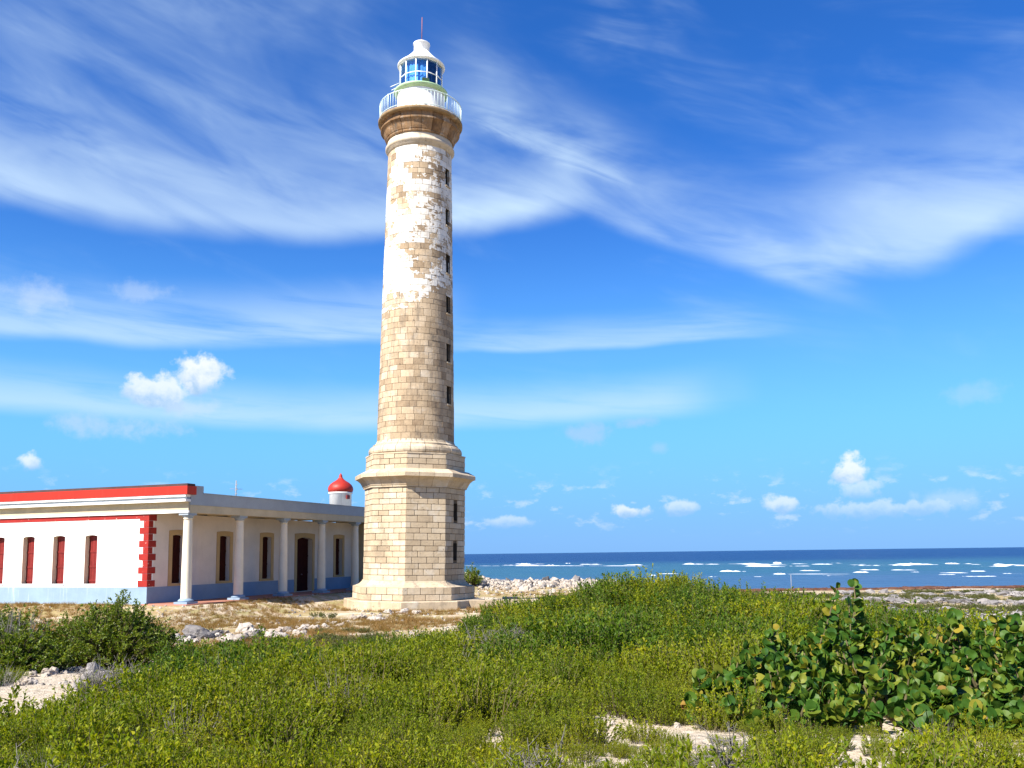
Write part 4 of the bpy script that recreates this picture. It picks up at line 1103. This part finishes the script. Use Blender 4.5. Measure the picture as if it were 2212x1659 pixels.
# ------------------------------------------------------------------ sea grape shrubs (large round leaves)
def round_leaf_mesh(name, mat, seed):
    r = random.Random(seed); n = 10; mb = MB(); cup = r.uniform(-.12, .22); fold = r.uniform(.05, .55); wav = r.uniform(.02, .08)
    vs = [(0, 0, 0)]
    for rr_ in (.55, 1.0):
        for i in range(n):
            a = 2 * math.pi * i / n; x, y = math.cos(a) * rr_ * .5, math.sin(a) * rr_ * .54
            if abs(a - 1.5 * math.pi) < .2: y *= .82                       # notch at the stalk
            z = cup * rr_ * rr_ + fold * abs(x) + wav * math.sin(3 * a + seed) * rr_
            vs.append((x, y + .48, z))
    vs[0] = (0, .48, 0)
    fs = [(0, 1 + i, 1 + (i + 1) % n) for i in range(n)] + [(1 + i, 1 + n + i, 1 + n + (i + 1) % n, 1 + (i + 1) % n) for i in range(n)]
    mb.add(vs, fs, True)
    me = bpy.data.meshes.new(name); me.from_pydata(mb.v, [], mb.f); me.materials.append(mat)
    me.polygons.foreach_set('use_smooth', [True] * len(mb.f)); me.update(); return me
leaf_me = [round_leaf_mesh('leaf', M_GRAPE, i) for i in range(6)]
def leaf_matrix(p, d, nrm, size):
    y = d.normalized(); x = y.cross(nrm).normalized(); z = x.cross(y)
    m = Matrix((x, y, z)).transposed().to_4x4() @ Matrix.Scale(size, 4); m.translation = p; return m
def sea_grape(name, label, lobes, nst, seed, size=.165):
    """lobes: (x, y, rx, ry, top height); stems rise from the ground inside each lobe and carry leaves"""
    r = random.Random(seed); cx, cy = lobes[0][0], lobes[0][1]
    root = empty(name, (cx, cy, gz(cx, cy))); tag(root, label, 'shrub'); O = Vector((cx, cy, gz(cx, cy)))
    st = MB(); L = []
    tot = sum(l[2] * l[3] for l in lobes)
    for (lx, ly, rx, ry, lh) in lobes:
        for i in range(max(16, int(nst * lx * 0 + nst * rx * ry / tot))):
            a = r.uniform(0, 2 * math.pi); q = math.sqrt(r.random())
            bx, by = lx + math.cos(a) * q * rx * .7, ly + math.sin(a) * q * ry * .7
            b = Vector((bx, by, gz(bx, by) - .05))
            hh = lh * (1 - .55 * q ** 1.6) * r.uniform(.72, 1.06)
            t = Vector((lx + math.cos(a) * q * rx * 1.05 + r.gauss(0, .08), ly + math.sin(a) * q * ry * 1.05 + r.gauss(0, .08), b.z + hh))
            m_ = b.lerp(t, .5) + Vector((r.gauss(0, .10), r.gauss(0, .10), hh * .08))
            st.tube([v - O for v in (b, m_, t)], [.022, .016, .008], 5)
            n = 13
            for k in range(n):
                u_ = .42 + .58 * (k + r.random() * .6) / n if k > 2 else r.uniform(.12, .45)
                p = b.lerp(m_, u_ / .5) if u_ < .5 else m_.lerp(t, (u_ - .5) / .5)
                ax = (t - m_).normalized(); side = ax.cross(rvec(r)).normalized()
                out = Vector((p.x - lx, p.y - ly, 0)); out = out.normalized() if out.length > .01 else Vector((0, -1, 0))
                d = (side * .9 + ax * r.uniform(.2, .8) + out * .35).normalized()
                nr = (out * r.uniform(.1, .9) + Vector((0, 0, 1)) * r.uniform(.2, .9) + rvec(r) * 1.4 + Vector((-.1, -.2, 0))).normalized()
                L.append((p, d, nr, size * r.uniform(.62, 1.22) * (.75 + .3 * min(1, u_ + .2))))
            # crown leaves at the tip stand upright
            for k in range(2):
                d = (Vector((r.gauss(0, .4), r.gauss(0, .4), 1))).normalized()
                L.append((t, d, (rvec(r) + Vector((-.3, -.8, 0))).normalized(), size * r.uniform(.6, 1.0)))
    st.build('stem', M_STEM, root)
    # the leaves that show largest: nearest the viewer and on the outside
    def key(q):
        p = q[0]; e = 9
        for (lx, ly, rx, ry, lh) in lobes:
            e = min(e, -(((p.x - lx) / rx) ** 2 + ((p.y - ly) / ry) ** 2) * .5 - (p.z - gz(lx, ly)) / lh)
        return (p - EYE).length * .30 + e
    L.sort(key=key)
    for q in L[:290]:
        me = leaf_me[r.randrange(6)]; o = bpy.data.objects.new('leaf', me)
        m = leaf_matrix(q[0] - O, q[1], q[2], q[3]); link(o, root); o.matrix_local = m
    mass = MB()
    for q in L[290:]:
        m = leaf_matrix(q[0] - O, q[1], q[2], q[3]); me = leaf_me[r.randrange(6)]
        mass.add([m @ v.co for v in me.vertices], [tuple(f.vertices) for f in me.polygons], True)
    me = bpy.data.meshes.new('leaf_mass'); me.from_pydata(mass.v, [], mass.f); me.materials.append(M_GRAPE_I)
    me.polygons.foreach_set('use_smooth', [True] * len(mass.f)); me.update()
    tag(link(bpy.data.objects.new('inner_leaves', me), root), kind='stuff')
    return root
sea_grape('sea_grape_shrub', 'large round-leaved sea grape shrub whose tallest stem rises against the sea',
          [(4.60, 12.8, .40, .45, 1.72), (4.3, 12.6, .7, .7, 1.30), (3.6, 12.2, .8, .8, 1.02), (3.0, 11.4, .8, .8, .85), (4.2, 11.4, 1.0, .8, .95), (5.2, 12.4, .7, .8, 1.15), (4.3, 10.3, 1.0, .6, .66), (3.1, 10.2, .8, .6, .6), (2.55, 10.9, .5, .5, .6), (4.5, 9.4, .6, .35, .36), (5.4, 9.3, .4, .3, .34)], 290, 21, .122)
sea_grape('sea_grape_shrub', 'broad round-leaved sea grape shrub with orange leaves at the right edge',
          [(5.95, 12.6, .5, .7, 1.40), (6.9, 12.6, .8, .9, 1.32), (6.0, 11.3, .9, .8, 1.0), (7.0, 11.2, 1.0, .8, .95), (5.6, 10.2, .8, .6, .72), (6.5, 10.1, .8, .6, .66), (8.1, 12.0, .9, .9, 1.2)], 290, 22, .122)

# ------------------------------------------------------------------ separate bushes
def bush(name, label, x, y, rx, ry, h, seed, ns=150, nl=70, L_=.085, mat=None, cat='bush', twigs=0.05):
    r = random.Random(seed); z0 = gz(x, y); root = empty(name, (x, y, z0)); tag(root, label, cat)
    lv = MB(); st = MB()
    for i in range(ns):
        a = r.uniform(0, 2 * math.pi); q = math.sqrt(r.random())
        b = Vector((math.cos(a) * q * rx * .45, math.sin(a) * q * ry * .45, -.06))
        hh = h * (1 - .6 * q ** 2) * r.uniform(.7, 1.05) * (1 + .25 * mnoise.noise(Vector((a * 1.3, q * 2, seed))))
        t = Vector((math.cos(a) * q * rx * 1.05, math.sin(a) * q * ry * 1.05, max(.12, hh * (1 - .35 * q ** 3))))
        m_ = b.lerp(t, .5) + Vector((0, 0, hh * .18))
        st.tube([b, m_, t], [.018, .012, .004], 4)
        if r.random() < twigs: continue
        ax = (t - m_).normalized()
        subs = []
        for k in range(6):
            u_ = r.uniform(.12, 1.0); p = b.lerp(m_, u_ / .5) if u_ < .5 else m_.lerp(t, (u_ - .5) / .5)
            e = p + (ax * .6 + rvec(r) * .8 + Vector((0, 0, .35))).normalized() * r.uniform(.16, .34) * h / 1.4
            subs.append((p, e)); st.tube([p, e], [.006, .002], 3)
        for k in range(nl):
            p, e = subs[r.randrange(6)]; u_ = r.uniform(.2, 1.0); c = p.lerp(e, u_); dd = (e - p).normalized()
            d = (dd * r.uniform(.4, 1.1) + rvec(r) * .8).normalized()
            leaf(lv, c, d, (rvec(r) + Vector((0, 0, .5))).normalized(), L_ * r.uniform(.6, 1.2), L_ * r.uniform(.36, .5))
    st.build('stem', M_STEM, root)
    me = bpy.data.meshes.new('foliage'); me.from_pydata(lv.v, [], lv.f); me.materials.append(mat or M_BUSH); me.update()
    tag(link(bpy.data.objects.new('foliage', me), root), kind='stuff'); return root
bush('bush', 'dark green dense bush at the left edge below the white house', -14.5, 24.4, 2.5, 1.9, 1.74, 31, 380, 100)
bush('bush', 'bright green rounded bush in front of the house corner', -11.2, 25.4, 1.9, 1.7, 1.66, 32, 380, 100)
bush('bush', 'low dark bush between the left-edge bush and the sandy track', -12.6, 22.9, 1.5, 1.1, 1.0, 33, 220, 95)
q = at_z(1012, 1246, 0.6)
bush('bush', 'small dark green bush just right of the lighthouse wall', -3.7, 80.5, .95, .9, 1.75, 34, 70, 60, .12)
# leafless grey shrubs
def dead_shrub(label, x, y, rad, h, seed, n=26):
    r = random.Random(seed); root = empty('dead_shrub', (x, y, gz(x, y))); tag(root, label, 'dead shrub'); st = MB(); tw = MB()
    for i in range(n):
        a = r.uniform(0, 6.283); q = math.sqrt(r.random())
        b = Vector((math.cos(a) * q * rad * .3, math.sin(a) * q * rad * .3, -.05)); t = Vector((math.cos(a) * q * rad, math.sin(a) * q * rad, h * r.uniform(.6, 1.05)))
        m_ = b.lerp(t, .5) + Vector((r.gauss(0, .06), r.gauss(0, .06), .05)); st.tube([b, m_, t], [.013, .009, .004], 4)
        for k in range(7):
            u_ = r.uniform(.3, 1); p = b.lerp(m_, u_ / .5) if u_ < .5 else m_.lerp(t, (u_ - .5) / .5)
            e = p + (rvec(r) + Vector((0, 0, .5))).normalized() * r.uniform(.1, .3); tw.tube([p, p.lerp(e, .5) + rvec(r) * .02, e], [.005, .0035, .002], 3)
            for _ in range(2):
                g_ = p.lerp(e, r.uniform(.4, .9)); tw.tube([g_, g_ + (rvec(r) + Vector((0, 0, .4))).normalized() * r.uniform(.05, .16)], [.003, .0015], 3)
    st.build('branch', M_TWIG, root); tag(tw.build('twigs', M_TWIG, root), kind='stuff')
dead_shrub('grey leafless shrub between the two green bushes at left', -12.9, 23.6, 1.0, 1.55, 41, 45)
dead_shrub('grey leafless shrub beside the sandy track, left foreground', -7.4, 16.6, .5, .75, 42, 30)
dead_shrub('bare grey twigs at the bottom edge, right of centre', 1.5, 7.0, .30, .46, 43, 10)
dead_shrub('bare grey twigs in the centre foreground below the lighthouse', 0.1, 6.6, .26, .46, 44, 9)
dead_shrub('pale bare twigs at the bottom left corner', -3.1, 6.0, .28, .5, 45, 12)
dead_shrub('grey leafless patch in the middle of the green cover, right of the tower', -.4, 21.0, .9, .95, 46, 40)

# grey-green rosette plant
q = at_z(1745, 1296, 1.0); ag = empty('rosette_plant', (q.x, q.y, gz(q.x, q.y))); tag(ag, 'pale grey-green spiky rosette plant behind the sea grapes', 'plant')
r = random.Random(5)
for i in range(34):
    a = i * 2.399; el_ = r.uniform(.25, 1.35); d = Vector((math.cos(a) * math.cos(el_), math.sin(a) * math.cos(el_), math.sin(el_))); Ln = r.uniform(.7, 1.05)
    s = Vector((-math.sin(a), math.cos(a), 0)); mb = MB(); n_ = d.cross(s)
    P_ = [Vector((0, 0, .02)) + d * Ln * t - Vector((0, 0, .12 * t * t)) for t in (0, .35, .7, 1)]; W_ = [.05, .07, .045, .004]
    vs = []
    for p_, w_ in zip(P_, W_): vs += [p_ - s * w_ + n_ * -.012, p_ - n_ * -.012, p_ + s * w_ + n_ * -.012]
    mb.add(vs, [(3 * k + c, 3 * k + c + 1, 3 * k + 4 + c, 3 * k + 3 + c) for k in range(3) for c in range(2)], True); mb.build('leaf', M_AGAVE, ag)
# thin pole by the shore
q = at_z(1709, 1268, -.3); mb = MB(); mb.tube([(0, 0, -.2), (.02, 0, .7), (.03, 0, 1.7)], [.035, .03, .025], 8)
po = mb.build('pole', M_GREYMETAL); po.location = (q.x, q.y, gz(q.x, q.y)); tag(po, 'thin pale pole standing upright on the shore', 'pole')

# ------------------------------------------------------------------ rocks
def rock_mesh(name, seed, mat, sub=2, flat=.7, amp=.28):
    bm = bmesh.new(); bmesh.ops.create_icosphere(bm, subdivisions=sub, radius=.5)
    for v in bm.verts:
        n_ = mnoise.fractal(v.co * 2.3 + Vector((seed * 3.1, 0, 0)), 1.0, 2.0, 3); c = mnoise.cell(v.co * 2.1 + Vector((seed, 5, 0)))
        v.co *= 1 + amp * n_ + .22 * (c - .5); v.co.z *= flat
    me = bpy.data.meshes.new(name); bm.to_mesh(me); bm.free(); me.materials.append(mat); return me
white_r = [rock_mesh('rock', i, M_ROCK, 3, .7, .38) for i in range(5)]; grey_r = [rock_mesh('rock', 10 + i, M_GREYROCK, 3, .75, .38) for i in range(3)]
def rock(X0, Y0, z, s, me, label, group=None, sink=.25):
    q = at_z(X0, Y0, z); q = at_z(X0, Y0, gz(q.x, q.y)); q = at_z(X0, Y0, gz(q.x, q.y))
    o = bpy.data.objects.new('rock', me); o.location = (q.x, q.y, gz(q.x, q.y) + s * .35 - s * sink); o.scale = (s * random.uniform(1.0, 1.3), s, s * random.uniform(.85, 1.1))
    o.rotation_euler = (random.uniform(-.3, .3), random.uniform(-.3, .3), random.uniform(0, 6.28)); link(o); tag(o, label, 'rock', group); return o
rock(430, 1378, .4, 1.15, grey_r[0], 'biggest grey boulder standing above the pale rocks near the porch')
rock(310, 1385, .5, .9, grey_r[1], 'dark-sided boulder at the left end of the pale rock line')
for i in range(44):
    t = i / 43; X0 = 330 + 330 * t + random.uniform(-14, 14); Y0 = 1392 - 26 * t + random.uniform(-12, 9)
    rock(X0, Y0, .4, random.uniform(.3, .75), white_r[i % 5] if i % 6 else grey_r[i % 3], 'pale rough coral rock in the line along the shrub edge', 'rocks along the shrub edge')
for i in range(22):
    t = i / 21; X0 = 640 + 300 * t + random.uniform(-10, 10); Y0 = 1362 - 44 * t + random.uniform(-8, 6)
    rock(X0, Y0, .3, random.uniform(.25, .6), white_r[i % 5], 'pale rough coral rock in the line along the shrub edge', 'rocks along the shrub edge')
for i in range(46):
    X0 = random.uniform(-20, 285); Y0 = 1418 + (285 - X0) * .21 + random.uniform(-12, 14)
    rock(X0, Y0, .85, random.uniform(.10, .30), white_r[i % 5] if i % 5 else grey_r[i % 3], 'pale rock on the sandy track at left', 'rocks on the sandy track')
for i, (X0, Y0, s) in enumerate([(90, 1545, .30), (112, 1560, .34), (150, 1552, .22), (190, 1550, .28), (232, 1548, .34), (242, 1566, .3), (468, 1562, .22), (488, 1572, .26), (268, 1535, .2)]):
    o = rock(X0, Y0 + 6, 1.2, s * .62, white_r[i % 5], 'white rock poking through the foreground shrubs at lower left', 'rocks poking through the shrubs', .0); o.location.z += .10
q = rock(205, 1495, .95, .8, grey_r[2], 'grey rock half hidden by shrubs below the sandy track', None, .1)
# rubble bank right of the tower: a few hundred stones too small to tell apart singly
peb = [bpy.data.objects.new('pebble', rock_mesh('pebble', 20 + i, M_ROCK, 1, .75, .35)) for i in range(4)]
pebg = [bpy.data.objects.new('pebble', rock_mesh('pebble', 30 + i, M_GREYROCK, 1, .75, .35)) for i in range(2)]
rg = random.Random(9); pts = []
for i in range(4200):
    x = rg.uniform(-10, 16); y = rg.gauss(83, 2.6); w = sstep(-12, -7, x) * (1 - sstep(7, 15, x))
    if rg.random() > w + .1: continue
    pts.append((x, y, gz(x, y) + rg.uniform(-.05, .12), rg.uniform(0, 6), rg.uniform(0, 6), rg.uniform(0, 6), rg.uniform(.10, .42) * (1 + 1.8 * rg.random() ** 8), rg.randrange(4) if rg.random() < .85 else 4 + rg.randrange(2)))
tag(scatter('rubble_bank', peb + pebg, pts), 'bank of pale coral rubble between the lighthouse and the sea', 'rubble')
pts = []
for i in range(5200):                                  # loose stones on the turf and track
    y = rg.uniform(9, 80); x = rg.uniform(-y * .62 - 1, min(y * .62 + 1, 14 + .0 * y))
    if y < yb(x) - .5 and cover(x, y) > .5: continue
    if fbm(x, y, .25, 3) < -.05: continue
    p_ = Vector((x, y)) - HOUSE_O
    if (p_.dot(HA) > -1 and p_.dot(HB) > -1) or (x + 6.4) ** 2 + (y - 59) ** 2 < 26: continue
    pts.append((x, y, gz(x, y) + .0, rg.uniform(0, 6), rg.uniform(0, 6), rg.uniform(0, 6), rg.uniform(.06, .24) * (1.0 if y > 30 else .6), rg.randrange(5)))
tag(scatter('loose_stones', peb + pebg[:1], pts), 'loose pale stones strewn over the dry turf', 'stones')
# grey drift debris on the flats at right
pts = []
for i in range(900):
    y = rg.uniform(40, 72); x = y * rg.uniform(.36, .62)
    if fbm(x, y, .14, 3) < .02: continue
    pts.append((x, y, gz(x, y) + .03, rg.uniform(-.3, .3), rg.uniform(-.3, .3), rg.uniform(0, 6), rg.uniform(.25, .9), rg.randrange(4)))
def drift(seed):
    r = random.Random(seed); mb = MB()
    for k in range(4):
        a = r.uniform(0, 6.28); p = Vector((r.gauss(0, .25), r.gauss(0, .25), .06)); d = Vector((math.cos(a), math.sin(a), r.uniform(-.05, .35)))
        mb.tube([p - d * .45, p + rvec(r) * .06, p + d * .45], [.05, .06, .03], 5)
    return bpy.data.objects.new('drift_piece', mb.mesh('drift_piece', M_DRIFT))
tag(scatter('drift_debris', [drift(1), drift(2), drift(3), pebg[0]], pts), 'grey driftwood and dark stones on the flats at right', 'driftwood')
# seaweed line at the water's edge
pts = []
for i in range(2600):
    x = rg.uniform(12, 78); y = 104.5 + rg.gauss(0, 2.2) + fbm(x, 0, .06) * 3
    if fbm(x, y, .07, 2) < -.22: continue
    pts.append((x, y, gz(x, y) + .05, 0, 0, rg.uniform(0, 6), rg.uniform(.6, 1.5), rg.randrange(2)))
tag(scatter('seaweed_line', [bpy.data.objects.new('seaweed', rock_mesh('seaweed', 40 + i, M_WEED, 2, .32, .5)) for i in range(2)], pts), 'reddish brown seaweed washed up along the shore', 'seaweed')

# ------------------------------------------------------------------ dry grass tufts on the turf
def tuft(seed, n=26, h=.13):
    r = random.Random(seed); mb = MB()
    for i in range(n):
        a = r.uniform(0, 6.28); q = r.uniform(0, .12); p = Vector((math.cos(a) * q, math.sin(a) * q, -.01)); t = p + Vector((r.gauss(0, .05), r.gauss(0, .05), h * r.uniform(.5, 1.2))); s = Vector((math.cos(a + 1), math.sin(a + 1), 0)) * .005
        mb.add([p - s, p + s, t], [(0, 1, 2)])
    me = bpy.data.meshes.new('grass_tuft'); me.from_pydata(mb.v, [], mb.f); me.materials.append(M_DRYGRASS); return bpy.data.objects.new('grass_tuft', me)
pts = []
for i in range(24000):
    y = rg.uniform(30, 82); x = rg.uniform(-y * .6, 14)
    if fbm(x, y, .16, 4) < -.10 or y < yb(x): continue
    p_ = Vector((x, y)) - HOUSE_O
    if (p_.dot(HA) > -.9 and p_.dot(HB) > -.9) or (x + 6.4) ** 2 + (y - 59) ** 2 < 23: continue
    pts.append((x, y, gz(x, y), 0, 0, rg.uniform(0, 6), rg.uniform(.8, 1.9), rg.randrange(4)))
tag(scatter('dry_grass', [tuft(i) for i in range(4)], pts), 'short dry brown grass on the ground before the porch', 'grass')

cy = scene.cycles
cy.max_bounces = 6; cy.diffuse_bounces = 3; cy.glossy_bounces = 3; cy.transmission_bounces = 4; cy.transparent_max_bounces = 8
